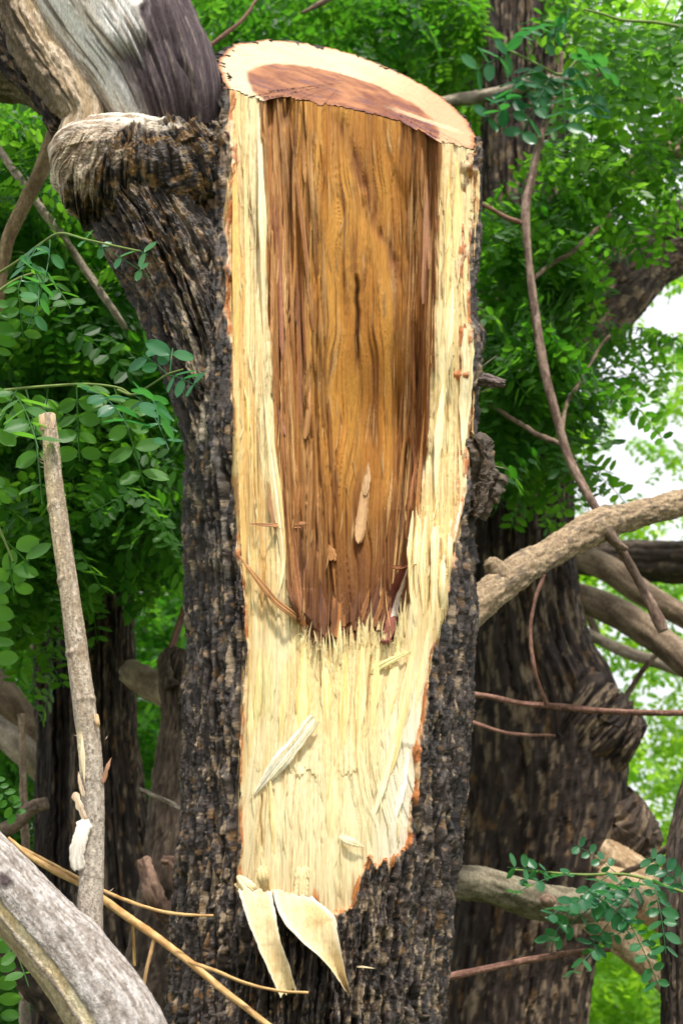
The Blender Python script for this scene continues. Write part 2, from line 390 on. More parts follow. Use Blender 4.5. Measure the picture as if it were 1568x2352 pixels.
def _face(nx, ny, xa, y0, v, chord, final=False):
    y = y0 + v * (2125 - y0)
    ch, s = chord(xa, y)
    fw = front_w(xa, y) - 13
    rampl = xa - ip(y, INL); rampr = ip(y, INR) - xa
    t = ss(1350, 2080, y)
    fw2 = np.minimum(fw, ch + 90)
    base = ch * (1 - t) + np.maximum(fw2, ch) * t
    base = np.where((s < 0) | (s > 1), np.minimum(base, np.where(fw > 0, fw, base)) - 4, base)
    sl_, sr_, sb = sapmask(xa, y)
    side = np.maximum(sl_, sr_); ms = np.maximum(side, sb)
    D = rec_depth(y)
    lw = ss(0, 1, rampl / (30 + 60 * ss(200, 900, y)))
    rw = ss(0, 1, rampr / (14 + 20 * ss(200, 900, y)))
    rec = D * lw * rw * ss(0, 5, -sb)
    rec = rec + (20 + 45 * ss(300, 1000, y)) * np.sin(np.clip(s, 0, 1) * math.pi) * ss(0, 60, -ms)
    heart = ss(-1.5, 1.5, -ms)
    # fibres and torn layers
    xf = xa + (9 + 24 * ss(60, 150, np.minimum(rampl, rampr)) * ss(1500, 1350, y)) * fbm(xa / 80, y / 300, 0, 90, 3)
    lean = 0.5 * np.clip(1900 - y, 0, 500) * ss(700, 960, xa) * -1.0 + 0.16 * np.clip(y - 1450, 0, 600) * ((xa - 760) / 200)         # fibres fan slightly below
    xf2 = xf - lean * ss(1450, 1900, y) * 0.5
    fib = fbm(xf2 / 5.5, y / 190, 0, 91, 4); fib2 = fbm(xf2 / 2.2, y / 90, 0, 92, 2)
    lay = 0
    for k, (sx, sy, a) in enumerate(((20, 900, 8), (11, 600, 6), (34, 1100, 7), (7, 380, 4))):
        n = vn(xf / sx, y / sy, 0, 100 + k) + 0.25 * vn(xf / sx * 2.3, y / sy * 1.6, 0, 110 + k); lay = lay + a * ss(-0.025, 0.025, n - 0.12)
    top = ss(1500, 1300, y)
    hs = (lay * (0.2 + 0.95 * top)) * ss(2050, 1500, y) * 0.9 + 3.4 * fib * (0.12 + top) + 1.2 * fib2 * (0.4 + 0.6 * top)
    # lower slab: scaly torn plates running down
    n = vn(xf2 / 44, y / 700, 0, 120); n2 = vn(xf2 / 11, y / 420, 0, 121); hs = hs + (1 - top) * (4 * ss(-0.03, 0.03, n) + 3 * ss(-0.04, 0.04, n2 - 0.5) + 1.0 * vn(xf2 / 3, y / 260, 0, 122))
    # an extra ledge with ragged top near y=1770
    e2 = 1775 + 16 * vn(xa / 16, 1.0, 0, 130) + 9 * vn(xa / 4, 1.0, 0, 131)
    hs = hs - 3.0 * ss(0, 3, y - e2) * ss(-0.2, 0.2, vn(xa / 30, 3, 0, 132)) * ss(560, 640, xa) * ss(880, 800, xa)
    # the right strip: ragged sticks standing from about y=1170
    e3 = ip(xa, [(930, 1150), (945, 1168), (960, 1185), (975, 1175), (1000, 1195), (1020, 1250), (1045, 1170), (1060, 1150), (1100, 1150)]) + 22 * vn(xa / 5.5, 1.0, 0, 133) + 10 * vn(xa / 2.5, 7.0, 0, 134)
    hs = hs + 22 * ss(0, 5, y - e3) * ss(925, 945, xa) * ss(1560, 1300, y)
    hh = 0
    for k, (sx, sy, a) in enumerate(((26, 1000, 12), (13, 700, 9), (7, 420, 6))):
        n = vn(xf / sx, y / sy, 0, 140 + k) + 0.2 * vn(xf / sx * 2.1, y / sy * 2, 0, 145 + k); hh = hh + a * ss(-0.06, 0.06, n - 0.05)
    rough = 0.45 + 1.5 * ss(200, 40, np.minimum(rampl, 400)) + 1.5 * ss(110, 20, rampr)
    knot = 0
    gv = np.clip(1 - np.abs(vn(xf / 10, y / 520, 0, 156) + 0.12 * vn(xf / 5, y / 120, 0, 157)) * 7, 0, 1) * np.maximum(ss(150, 60, rampl), 0.9 * ss(95, 30, rampr)) * ss(0, 10, np.minimum(rampl, rampr))
    hh = hh * rough - 16 * gv + 2.0 * fib * (0.4 + rough) + 1.0 * fib2 + 9 * fbm(xa / 60, y / 240, 0, 150, 2)
    # long diagonal groove and the crack under the swirl
    dg = np.exp(-((xa - ip(y, [(260, 780), (330, 800), (420, 835), (500, 860), (600, 905), (700, 930)])) / (16 + 8 * vn(y / 70, 0, 0, 154))) ** 2) * ss(250, 300, y) * ss(760, 560, y) * (0.75 + 0.5 * vn(xa / 7, y / 30, 0, 155))
    ck = np.exp(-((xa - (820 + 3 * vn(y / 30, 0, 0, 151))) / 4.5) ** 2) * ss(625, 650, y) * ss(900, 780, y)
    hh = hh - 7 * dg - 14 * ck
    for (qx, qa, qb, ql) in CRACKS:
        hs = hs - 8 * np.exp(-((xa - qx - ql * (y - qa) - 3 * vn(y / 40, qx, 0, 169)) / 1.8) ** 2) * ss(qa, qa + 12, y) * ss(qb, qb - 25, y)
    W = base - rec + hs * (1 - heart) + hh * heart
    if not final:
        k5 = np.hanning(9); k5 /= k5.sum()
        yn = ycut(xa[:1], np.clip(W[:1], 0, 400)); yn[0] = np.convolve(np.pad(yn[0], 4, mode='edge'), k5, 'valid')
        return _face(nx, ny, xa, yn, v, chord, True)
    for r in range(6):
        y[r] = np.maximum(y[r], ycut(xa[r], W[r])) if r == 0 else y[r]
    y[0] = ycut(xa[0], W[0]); y = np.maximum.accumulate(y, 0)
    ms_in = inside(xa, y)
    # colours
    sc0 = np.array([0.77, 0.585, 0.275]); sc1 = np.array([0.80, 0.67, 0.39]); sc2 = np.array([0.54, 0.30, 0.08])
    cs = mixc(sc0, sc1, ss(-0.4, 0.5, fbm(xf2 / 26, y / 260, 0, 160, 3) + 0.5 * ss(1500, 1900, y)))
    cs = mixc(cs, sc2, 0.75 * ss(0.12, 0.5, fbm(xf2 / 9, y / 220, 0, 161, 4)) * (0.35 + 0.65 * top))
    cs = mixc(cs, np.array([0.42, 0.22, 0.06]), 0.65 * ss(0.30, 0.52, fbm(xf2 / 3.2, y / 160, 0, 162, 3)))
    cs = mixc(cs, np.array([0.88, 0.80, 0.64]), 0.8 * ss(820, 930, xa - 0.12 * (1900 - y)) * ss(1450, 1750, y))
    cs = mixc(cs, np.array([0.60, 0.58, 0.22]), 0.5 * np.exp(-((xa - 615) / 14) ** 2) * ss(1480, 1540, y) * ss(1700, 1600, y))
    rl = (xa - ip(y, FL)) / np.maximum(ip(y, INL) - ip(y, FL), 10) + 0.25 * vn(xa / 10, y / 260, 0, 165)
    lz = top * ss(680, 640, xa)
    cs = mixc(cs, np.array([0.70, 0.42, 0.12]), 0.55 * lz * ss(0.62, 0.42, rl) * (0.6 + 0.4 * ss(-0.2, 0.2, vn(xa / 6, y / 330, 0, 166))))
    cs = mixc(cs, np.array([0.86, 0.72, 0.42]), 0.8 * lz * ss(0.58, 0.72, rl))
    cs = mixc(cs, np.array([0.20, 0.10, 0.03]), 0.8 * np.exp(-((rl - 0.55 - 0.1 * vn(y / 200, 1, 0, 167)) / 0.025) ** 2) * lz * ss(0.0, 0.3, vn(y / 150, 4, 0, 168)))
    for (qx, qa, qb, ql) in CRACKS:
        cs = mixc(cs, np.array([0.30, 0.17, 0.05]), 0.8 * np.exp(-((xa - qx - ql * (y - qa) - 3 * vn(y / 40, qx, 0, 169)) / 1.4) ** 2) * ss(qa, qa + 12, y) * ss(qb, qb - 25, y))
    rim = ss(6, 1, ms_in + 3 * vn(xa / 4, y / 30, 0, 163))
    cs = mixc(cs, np.array([0.52, 0.22, 0.06]), 0.7 * rim * ss(-0.2, 0.3, fbm(y / 40, xa / 20, 0, 164, 3)))
    h0 = np.array([0.50, 0.21, 0.032]); h1 = np.array([0.66, 0.32, 0.058]); h2 = np.array([0.14, 0.040, 0.011]); h3 = np.array([0.38, 0.165, 0.055])
    chh = mixc(h0, h1, ss(-0.3, 0.5, fbm(xf / 40, y / 260, 0, 170, 3)))
    chh = mixc(chh, h2, 0.6 * ss(0.1, 0.55, fbm(xf / 14, y / 300, 0, 171, 4)))
    chh = mixc(chh, h3, 0.7 * ss(130, 30, rampl + 30 * fbm(xf / 20, y / 200, 0, 172)))
    chh = mixc(chh, h2, 0.75 * ss(95, 20, rampr + 26 * fbm(xf / 12, y / 200, 0, 173)))
    chh = mixc(chh, np.array([0.66, 0.42, 0.18]), 0.55 * ss(0.35, 0.55, fbm(xf / 5, y / 110, 0, 174, 3)))
    chh = mixc(chh, np.array([0.10, 0.035, 0.012]), 0.7 * ss(0.36, 0.55, fbm(xf / 4, y / 240, 0, 175, 3)))
    chh = mixc(chh, np.array([0.23, 0.075, 0.02]), 0.85 * np.clip(dg, 0, 1)); chh = mixc(chh, np.array([0.06, 0.02, 0.01]), 0.9 * ck)
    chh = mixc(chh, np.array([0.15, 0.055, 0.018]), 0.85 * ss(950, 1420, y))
    chh = mixc(chh, np.array([0.06, 0.022, 0.009]), 0.45 * ss(1330, 1450, y + 40 * fbm(xf / 12, y / 60, 0, 177, 3)))  # dark brown wood above the ledge, with the hollow's shade painted into its colour
    chh = mixc(chh, np.array([0.07, 0.024, 0.010]), 0.75 * gv)
    chh = mixc(chh, np.array([0.58, 0.32, 0.12]), 0.5 * ss(0.1, 0.5, vn(xf / 8, y / 380, 0, 158)) * ss(150, 60, rampl) * (1 - gv))
    # swirl around the old knot
    sw = np.hypot((xa - 815), (y - 640) * 1.0); swm = ss(75, 20, sw)
    chh = mixc(chh, mixc(np.array([0.2, 0.08, 0.02]), h1, ss(-0.3, 0.3, np.sin(sw / 5.0 + 2 * fbm(xa / 20, y / 20, 0, 176)))), 0.22 * swm)
    # slivers of sapwood colour just inside the left border
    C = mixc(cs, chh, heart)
    far = (ms_in > -13)
    keep = far[:-1, :-1] & far[1:, 1:]
    W = W - ss(0, -12, ms_in) * 10
    V = P(xa, y, D0 - W * KP)
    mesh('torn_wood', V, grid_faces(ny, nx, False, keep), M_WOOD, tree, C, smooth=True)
    return xa, y, W
FXA, FY, FW = build_face()
def face_w(px, py):
    j = int(np.clip((px - 505) / (1106 - 505) * (FXA.shape[1] - 1), 0, FXA.shape[1] - 1))
    i = int(np.clip(np.searchsorted(FY[:, j], py), 0, FY.shape[0] - 1)); return float(FW[i, j])

# sawn top ------------------------------------------------------------------
def build_cut():
    c0x, c0w = 790.0, -110.0
    xs = FXA[0]; ws = FW[0]
    ok = (xs > ip(FY[0], FL)) & (xs < ip(FY[0], FR)); xs, ws = xs[ok], ws[ok]
    # back outline of the bark, from the right front corner round to the left front corner
    c, h = cx_hw(np.array(237.0))
    a0 = math.atan2(ws[-1] / (0.95 * h), (xs[-1] - c) / h); a1 = math.atan2(ws[0] / (0.95 * h), (xs[0] - c) / h)
    a = np.linspace(a0, a1 - 2 * math.pi, 500)
    bump_ = 1 + (5 * fbm(a * 12, 0 * a, 0, 200, 3) + 1.6 * vn(a * 60, 0 * a, 0, 201)) / h
    bx = c + h * np.cos(a) * bump_ * 0.985; bw = 0.95 * h * np.sin(a) * bump_ * 0.985
    ox = np.concatenate([bx, xs[::1]]); ow = np.concatenate([bw, ws[::1]])
    rho = np.linspace(0, 1, 150)[:, None]
    x = c0x + (ox - c0x) * rho; w_ = c0w + (ow - c0w) * rho
    y = ycut(x, w_)
    # heartwood zone
    he = np.sqrt(((x - 790) / 222) ** 2 + ((w_ - 20) / 175) ** 2) + 0.05 * fbm(x / 60, w_ / 60, 0, 210, 3)
    heart = ss(1.03, 0.97, he)
    pr = np.sqrt(((x - 690) / 1.5) ** 2 + (w_ + 40) ** 2); pr = pr + 5 * fbm(x / 60, w_ / 60, 0, 211, 3)
    ring = 0.5 + 0.16 * np.sin(pr / 4.0); ring2 = 0.5 + 0.5 * np.sin(pr / 2.6)
    sap = mixc(np.array([0.64, 0.49, 0.31]), np.array([0.55, 0.34, 0.17]), 0.5 * ring2 * ss(-0.3, 0.5, fbm(x / 40, w_ / 20, 0, 212)))
    sap = mixc(sap, np.array([0.50, 0.26, 0.14]), 0.85 * ss(720, 980, x + 0.3 * w_ + 40 * fbm(x / 30, w_ / 60, 0, 213)))
    hc = mixc(np.array([0.36, 0.15, 0.065]), np.array([0.17, 0.052, 0.028]), ss(0.2, 0.9, 0.5 * ring + 0.35 + 0.5 * fbm(x / 50, w_ / 20, 0, 214, 3)))
    hc = mixc(hc, np.array([0.13, 0.05, 0.06]), 0.8 * ss(0.25, 0.5, fbm(x / 70, w_ / 16, 0, 215, 3) + 0.45 * ss(760, 940, x) * ss(-60, 40, w_)))
    C = mixc(sap, hc, heart * 0.95)
    # paler wedge of fresh wood crossing on the right
    C = mixc(C, np.array([0.66, 0.48, 0.30]), 0.6 * ss(16, 6, np.abs(w_ + 40 - 0.12 * (x - 900))) * ss(870, 930, x) * ss(1080, 1030, x))
    C = mixc(C, np.array([0.40, 0.15, 0.06]), 0.85 * ss(0.955, 0.985, rho + 0 * x + 0.01 * vn(x / 5, w_ / 5, 0, 216)) * (np.arange(len(ox))[None, :] < 500))
    C = mixc(C, np.array([0.16, 0.07, 0.04]), ss(0.985, 1.0, rho + 0 * x) * (np.arange(len(ox))[None, :] < 500))
    saw = 1.3 * vn((x * 0.9 + w_ * 0.35) / 5, (w_ - 0.3 * x) / 70, 0, 220) + 1.0 * fbm(x / 5, w_ / 5, 0, 221, 3)
    saw = saw + ss(0.96, 1, rho) * 2 * fbm(x / 4, w_ / 4, 0, 222, 2)
    V = P(x, y - saw * 0.8 - 2.5, D0 - w_ * KP)
    n = len(ox)
    f = grid_faces(150, n, True)
    mesh('sawn_top', V, f, M_CUT, tree, C, smooth=True)
build_cut()

# ------------------------------------------------------------------ tubes
def catmull(p, n):
    p = np.array(p, float); m = len(p)
    if m == 2: 
        t = np.linspace(0, 1, n)[:, None]; return p[0] * (1 - t) + p[1] * t
    e = np.vstack([2 * p[0] - p[1], p, 2 * p[-1] - p[-2]])
    seg = np.linalg.norm(np.diff(p[:, :2], axis=0), axis=1) + 1e-6
    cum = np.concatenate([[0], np.cumsum(seg)]); cum /= cum[-1]
    T = np.linspace(0, 1, n); k = np.clip(np.searchsorted(cum, T, side='right') - 1, 0, m - 2)
    t = ((T - cum[k]) / (cum[k + 1] - cum[k]))[:, None]
    a, b, c, d = e[k], e[k + 1], e[k + 2], e[k + 3]
    return 0.5 * (2 * b + (c - a) * t + (2 * a - 5 * b + 4 * c - d) * t ** 2 + (3 * b - a - 3 * c + d) * t ** 3)
TUBE = {}
def tube_geo(pts, n, m, fn=None, colr=(0.1, 0.08, 0.06), seed=0, caps=True):
    """pts: (px, py, Y, r_px). fn(a, l, X, TH) -> radial offset in px and colour; a and l in pixels"""
    q = catmull(pts, n); C = P(q[:, 0], q[:, 1], q[:, 2]); kq = KK(q[:, 1], q[:, 2]); r = q[:, 3] * kq
    T = np.gradient(C, axis=0); T /= np.linalg.norm(T, axis=1)[:, None]
    ref = np.array([0, -1.0, 0.0])                              # towards the camera
    N = ref - (T @ ref)[:, None] * T; N /= np.linalg.norm(N, axis=1)[:, None]; B = np.cross(T, N)
    th = np.linspace(0, 2 * math.pi, m, endpoint=False)
    TH = th[None, :] + 0 * r[:, None]
    G = C[:, None, :] + r[:, None, None] * (np.cos(TH)[..., None] * N[:, None, :] + np.sin(TH)[..., None] * B[:, None, :])
    TUBE['x'], TUBE['y'] = PX(G[..., 0], G[..., 1], G[..., 2]); TUBE['pos'] = G / (KP)
    L = np.concatenate([[0], np.cumsum(np.linalg.norm(np.diff(C, axis=0), axis=1))]) / kq.mean()
    LL = L[:, None] + 0 * TH; A = TH * q[:, 3].mean()
    if fn is None: off, c = np.zeros(TH.shape), np.broadcast_to(np.array(colr, float), TH.shape + (3,))
    else: off, c = fn(A, LL, q, TH)
    R = (r[:, None] + off * kq[:, None])
    V = C[:, None, :] + R[..., None] * (np.cos(TH)[..., None] * N[:, None, :] + np.sin(TH)[..., None] * B[:, None, :])
    V = V.reshape(-1, 3); f = grid_faces(n, m, True); c = np.asarray(c).reshape(-1, 3)
    F_ = [f]
    if caps:
        k = len(V); V = np.vstack([V, C[0], C[-1]]); c = np.vstack([c, c[:m].mean(0), c[-m:].mean(0)])
        j = np.arange(m); j2 = (j + 1) % m
        F_ += [np.stack([j2, j, np.full(m, k)], -1), np.stack([(n - 1) * m + j, (n - 1) * m + j2, np.full(m, k + 1)], -1)]
    return V, F_, c
def tube(name, pts, n, m, mat, parent=None, fn=None, colr=(0.1, 0.08, 0.06), smooth=True, origin=None):
    V, f, c = tube_geo(pts, n, m, fn, colr)
    return mesh(name, V, f, mat, parent, c, smooth, origin=origin if parent is None else None)

# ------------------------------------------------------------------ the grey limb leaving the trunk
def w2y(w_): return D0 - w_ * KP
def limb_fn(A, L, q, TH):
    px = q[:, 0][:, None] - 0; py = q[:, 1][:, None]
    # lateral position across the limb as seen: -1 left .. 1 right
    lat = -np.sin(TH); fr = np.cos(TH)
    lat = lat if LIMB_SIGN > 0 else -lat
    n1 = fbm(A / 12, L / 160, 0, 300, 4); n2 = fbm(A / 4, L / 60, 0, 301, 3)
    lim = 0.38 - 0.55 * ss(90, 230, py) + 0.2 * fbm(L / 60, A / 40, 0, 302, 3)
    dk = ss(-0.03, 0.06, lat - lim)
    low = ss(150, 205, py + 40 * n1) * ss(-0.75, -0.3, lat)
    dk = np.maximum(dk, low)
    off = 3.5 * n1 + 1.6 * n2 - 7 * dk * 0 + dk * (6 * fbm(A / 22, L / 70, 0, 303, 3)) + 4 * (1 - ss(0, 0.06, np.abs(lat - lim)))
    off = off - 10 * np.exp(-((lat - 0.52 + 0.1 * vn(L / 50, 0, 0, 1)) / 0.03) ** 2) * dk
    off = off - 26 * ss(0.0, 1.0, dk) * ss(120, 200, py) * fr.clip(0, 1) * ss(0.9, 0.4, lat)
    p1 = mixc(np.array([0.60, 0.53, 0.45]), np.array([0.74, 0.71, 0.68]), ss(-0.3, 0.4, fbm(A / 40, L / 200, 0, 304, 3) + 0.5 * ss(60, 180, py)))
    p1 = mixc(p1, np.array([0.30, 0.19, 0.10]), 0.7 * ss(0.25, 0.5, fbm(A / 9, L / 140, 0, 305, 4) + 0.2 * ss(-0.4, -0.9, lat)))
    p1 = mixc(p1, np.array([0.34, 0.25, 0.2]), 0.4 * ss(0.12, 0.0, lim - lat))
    d1 = mixc(np.array([0.050, 0.034, 0.040]), np.array([0.12, 0.09, 0.095]), ss(-0.3, 0.5, n1 + 0.4 * n2))
    d1 = mixc(d1, np.array([0.36, 0.32, 0.32]), 0.75 * np.exp(-((lat - lim - 0.16) / 0.05) ** 2) * ss(190, 90, py))
    d1 = mixc(d1, np.array([0.30, 0.24, 0.2]), 0.5 * ss(0.38, 0.5, n2 + 0.2 * n1))
    crk = ss(0.34, 0.5, fbm(A / 2.6, L / 150, 0, 307, 2) + 0.25 * n1); cc = mixc(mixc(p1, d1, dk), np.array([0.05, 0.035, 0.03]), 0.75 * crk)
    return off - 3 * crk, cc
LIMB_SIGN = 1
tube('limb', [(-60, -640, w2y(-120), 190), (60, -330, w2y(-60), 195), (165, -120, w2y(-10), 190), (245, 20, w2y(20), 186), (300, 110, w2y(30), 172),
              (345, 180, w2y(40), 158), (375, 250, w2y(40), 140), (400, 330, w2y(20), 110)], 420, 260, M_GREY, tree, limb_fn)
def flow_fn(A, L, q, TH):
    x = TUBE['x']; y = TUBE['y']
    h, c = bark_field(A + 900, L, 380, 1.4)
    lk = np.exp(-((x - (405 + (y - 480) * 0.12)) / 24) ** 2) * ss(420, 520, y) * ss(0.0, 0.3, fbm(A / 9, L / 40, 0, 381, 4))
    c = mixc(c, np.array([0.30, 0.24, 0.15]), 0.7 * lk)
    c = mixc(c, np.array([0.20, 0.115, 0.045]), 0.5 * ss(0.1, 0.35, fbm(A / 14, L / 22, 0, 382, 4)) * ss(760, 560, y))
    return 0.85 * (h - 22), c
tube('swollen_flank', [(285, 420, w2y(45), 104), (345, 515, w2y(45), 112), (398, 600, w2y(42), 116), (438, 690, w2y(40), 113), (476, 790, w2y(45), 108), (508, 900, w2y(55), 100), (536, 1010, w2y(60), 90), (560, 1120, w2y(60), 78), (585, 1240, w2y(55), 56)],
     560, 420, M_BARK, tree, flow_fn, smooth=False)
def roll_fn(A, L, q, TH):
    py = q[:, 1][:, None]
    n1 = fbm(A / 9, L / 60, 0, 320, 4); n2 = fbm(A / 5, L / 16, 0, 321, 3)
    h, c = bark_field(A * 1.5, L, 330, 1.0)
    lat = -np.sin(TH)
    bk = ss(-0.05, 0.15, -lat - 0.15 + 0.3 * n1) * ss(300, 200, py)
    off = 5 * n1 + 3 * n2 + 4 * (1 - np.abs(vn(A / 7, L / 60, 0, 322)) * 2) + bk * (h * 0.5 - 6)
    t = mixc(np.array([0.38, 0.28, 0.17]), np.array([0.56, 0.45, 0.33]), ss(-0.3, 0.4, n1 + 0.4 * n2))
    t = mixc(t, np.array([0.22, 0.15, 0.09]), 0.7 * ss(0.1, 0.4, n2 + 0.3 * n1))
    t = mixc(t, np.array([0.46, 0.27, 0.10]), 0.5 * ss(60, -40, py))
    return off, mixc(t, mixc(c, np.array([0.3, 0.23, 0.15]), 0.35), bk * 0.85)
tube('bark_roll', [(-30, -330, w2y(60), 52), (-4, -160, w2y(90), 52), (30, -40, w2y(100), 52), (72, 70, w2y(100), 50), (120, 150, w2y(105), 50), (168, 215, w2y(110), 47),
                   (196, 270, w2y(105), 44), (186, 320, w2y(95), 52), (190, 390, w2y(60), 60)], 380, 110, M_GREY, tree, roll_fn)
def burl_fn(A, L, q, TH):
    x = TUBE['x']; y = TUBE['y']
    fold = A * 1.0 + 0.35 * L
    wa = 30 * fbm(A / 60, L / 60, 0, 343, 2)
    wr = fbm((L + 0.5 * A + wa) / 12, (A + wa) / 85, 0, 340, 4); fi = fbm(A / 5, L / 7, 0, 341, 3)
    r1 = 1 - np.abs(vn((L + 0.5 * A + wa) / 8, A / 40, 0, 342)) * 2
    h, cb = bark_field(L, A + 500, 344, 1.2)
    t = np.clip((x - 150 + 0.5 * (y - 330)) / 170 + 0.5 * fbm(A / 30, L / 30, 0, 345, 3), 0, 1)   # 0 pale wrinkled tip, 1 dark bark
    t = ss(0.25, 0.8, t)
    pale = mixc(np.array([0.20, 0.13, 0.075]), np.array([0.52, 0.41, 0.29]), ss(-0.3, 0.25, wr + 0.3 * r1 - 0.1))
    pale = mixc(pale, np.array([0.09, 0.06, 0.04]), 0.7 * ss(0.15, 0.4, fi - 0.3 * r1))
    dk = mixc(cb * 0.9, np.array([0.24, 0.13, 0.04]), 0.75 * ss(0.05, 0.3, fbm(A / 11, L / 13, 3.3, 346, 4)))
    c = mixc(pale, dk, t)
    crest = ss(308, 280, y + 0.12 * (x - 230) + 34 * fbm(L / 40, A / 14, 0, 347, 3)) * ss(450, 390, x)
    c = mixc(c, mixc(np.array([0.40, 0.32, 0.24]), np.array([0.68, 0.60, 0.50]), ss(-0.2, 0.3, wr)), crest)
    wr2 = fbm((A + 0.5 * wa) / 9, (L + wa) / 90, 0, 349, 4); c = mixc(c, mixc(np.array([0.30, 0.22, 0.15]), np.array([0.68, 0.60, 0.49]), ss(-0.3, 0.15, wr2)), crest)
    t = t * (1 - crest)
    off = (1 - t) * (1 - crest) * (3 * wr + 2 * r1) + 4 * wr2 * crest + 2.2 * fi + t * (0.6 * h - 12) + 10 * fbm(A / 80, L / 70, 0, 348, 2)
    return off, c
BURL_SIGN = 1
tube('burl', [(121, 400, w2y(50), 16), (124, 400, w2y(50), 46), (134, 398, w2y(50), 74), (156, 396, w2y(50), 100), (198, 394, w2y(50), 124), (250, 398, w2y(50), 137), (310, 404, w2y(50), 140), (370, 402, w2y(48), 134), (420, 395, w2y(30), 124), (470, 388, w2y(5), 114), (508, 382, w2y(-30), 100)],
     460, 520, M_BARK, tree, burl_fn, smooth=False)
def mossy_fn(A, L, q, TH):
    h, c = bark_field(A * 2, L * 1.2, 350, 1.0)
    return h * 0.35 - 5, mixc(c, np.array([0.17, 0.14, 0.06]), 0.55)
tube('side_branch', [(-160, 150, w2y(-200), 60), (-20, 168, w2y(-180), 56), (70, 185, w2y(-130), 50), (150, 240, w2y(-60), 48), (200, 320, w2y(-20), 46)], 160, 80, M_BRANCH, tree, mossy_fn)
tube('side_branch', [(-120, 10, w2y(-90), 40), (-10, 80, w2y(-50), 44), (60, 150, w2y(0), 42), (110, 215, w2y(30), 30), (150, 300, w2y(60), 24)], 160, 70, M_BRANCH, tree,
     lambda A, L, q, TH: (lambda hc: (hc[0] * 0.5 - 8, hc[1]))(bark_field(A * 2, L, 360)))

# ------------------------------------------------------------------ splinters and shavings
def splinter_geo(path, width, thick=0.35, c0=(0.8, 0.62, 0.32), c1=None, seed=0, tip=(0.0, 0.0), jag=0.0, n=36):
    """path of (px,py,w); flat tapered fibre bundle facing the camera. tip = relative width at start and end"""
    q = catmull([(a, b, w2y(c), width) for a, b, c in path], n)
    C = P(q[:, 0], q[:, 1], q[:, 2]); k = KK(q[:, 1], q[:, 2])
    T = np.gradient(C, axis=0); T /= np.linalg.norm(T, axis=1)[:, None]
    ref = np.array([0.25 * math.sin(seed), -1.0, 0.1]); N = ref - (T @ ref)[:, None] * T; N /= np.linalg.norm(N, axis=1)[:, None]; B = np.cross(T, N)
    m = 14; u = np.linspace(-1, 1, m)
    t = np.linspace(0, 1, n)
    jj = max(jag, 0.35) * min(0.16, width / (np.linalg.norm(q[-1, :2] - q[0, :2]) + 1) * 0.42)
    ra = jj * (0.5 + 0.5 * vn(u * 4.3, seed * 3.1, 0, 402) + 0.5 * vn(u * 11, seed, 0, 403)) * (1.0 if tip[0] > 0.25 else 0.3)
    rb = jj * (0.5 + 0.5 * vn(u * 4.7, seed * 2.7, 1, 402) + 0.5 * vn(u * 12, seed, 1, 403)) * (1.0 if tip[1] > 0.25 else 0.3)
    TT = ra[None] + t[:, None] * (1 - ra - rb)[None]                       # every fibre starts and ends at its own place
    def tap(v, e): return np.clip(e + (1 - e) * np.clip(v / (0.45 if e < 0.25 else 0.12), 0, 1) ** 0.8, 0.02, 1)
    prof = tap(TT, tip[0]) * tap(1 - TT, tip[1]) * (1 + 0.16 * vn(TT * 6, seed * 1.3, 0, 5))
    bend = 0.25 * math.sin(seed * 2.1)
    fibn = vn(u[None, :] * 4.0, TT * 1.5, seed, 400) * 0.6 + 0.45 * vn(u[None, :] * 9, TT * 3, seed, 401)
    def at(A_): return np.stack([np.interp(TT, t, A_[:, d]) for d in range(3)], -1)
    CC, BB, NN, kk_ = at(C), at(B), at(N), np.interp(TT, t, k)
    hw = width / 2 * kk_ * prof
    edge_ = 1 + 0.10 * vn(TT * 16, seed + 3.0, 0, 404) + 0.05 * vn(TT * 50, seed + 5.0, 0, 405)
    body = (1 - u ** 4)[None, :]
    Vt = CC + (hw * (u[None, :] * edge_ + bend * (1 - prof)))[..., None] * BB + (width / 2 * kk_ * np.sqrt(prof) * thick * (0.5 * body + fibn * 0.5))[..., None] * NN
    Vb = (CC + (hw * (u[None, :] * edge_ + bend * (1 - prof)))[..., None] * BB - (width / 2 * kk_ * np.sqrt(prof) * thick * (0.5 * body + 0.12))[..., None] * NN)[:, ::-1]
    V = np.concatenate([Vt, Vb], 1); c0 = np.array(c0); c1 = np.array(c1 if c1 is not None else c0 * [0.85, 0.75, 0.6])
    cc = mixc(c0, c1, ss(-0.3, 0.5, np.concatenate([fibn, fibn[:, ::-1]], 1) * 1.5))
    W2 = 2 * m; f = grid_faces(n, W2, True)
    e1 = np.stack([np.arange(m - 1), np.arange(1, m), W2 - 2 - np.arange(m - 1), W2 - 1 - np.arange(m - 1)], -1)
    return V.reshape(-1, 3), np.concatenate([f, e1[:, ::-1], e1 + (n - 1) * W2]), cc.reshape(-1, 3)
CREAM, CREAM2 = (0.86, 0.74, 0.47), (0.78, 0.56, 0.24)
BROWN, BROWN2 = (0.40, 0.19, 0.06), (0.22, 0.09, 0.03)
def splinter(path, width, off=8, **kw):
    pts = [(a, b, face_w(a, b) + (o[0] if o else off)) for a, b, *o in path]
    if kw.get('c0') and kw['c0'][0] > 0.72: kw['c0'] = (kw['c0'][0], kw['c0'][1] + 0.01, kw['c0'][2] + 0.03)
    v, f, c = splinter_geo(pts, width, **kw)
    return mesh('splinter', v, f, M_SPL, tree, c, smooth=False)
tag(splinter([(572, 1838, 4), (628, 1768, 12), (675, 1712, 16), (724, 1648, 22)], 34, c0=(0.88, 0.80, 0.60), c1=(0.84, 0.68, 0.40), tip=(0.0, 0.75), jag=0.5, seed=1), 'cream sliver lying slantwise across the lower pale wood')
splinter([(612, 1800, 4), (650, 1758, 9), (688, 1722, 12)], 12, c0=(0.85, 0.72, 0.45), seed=2)
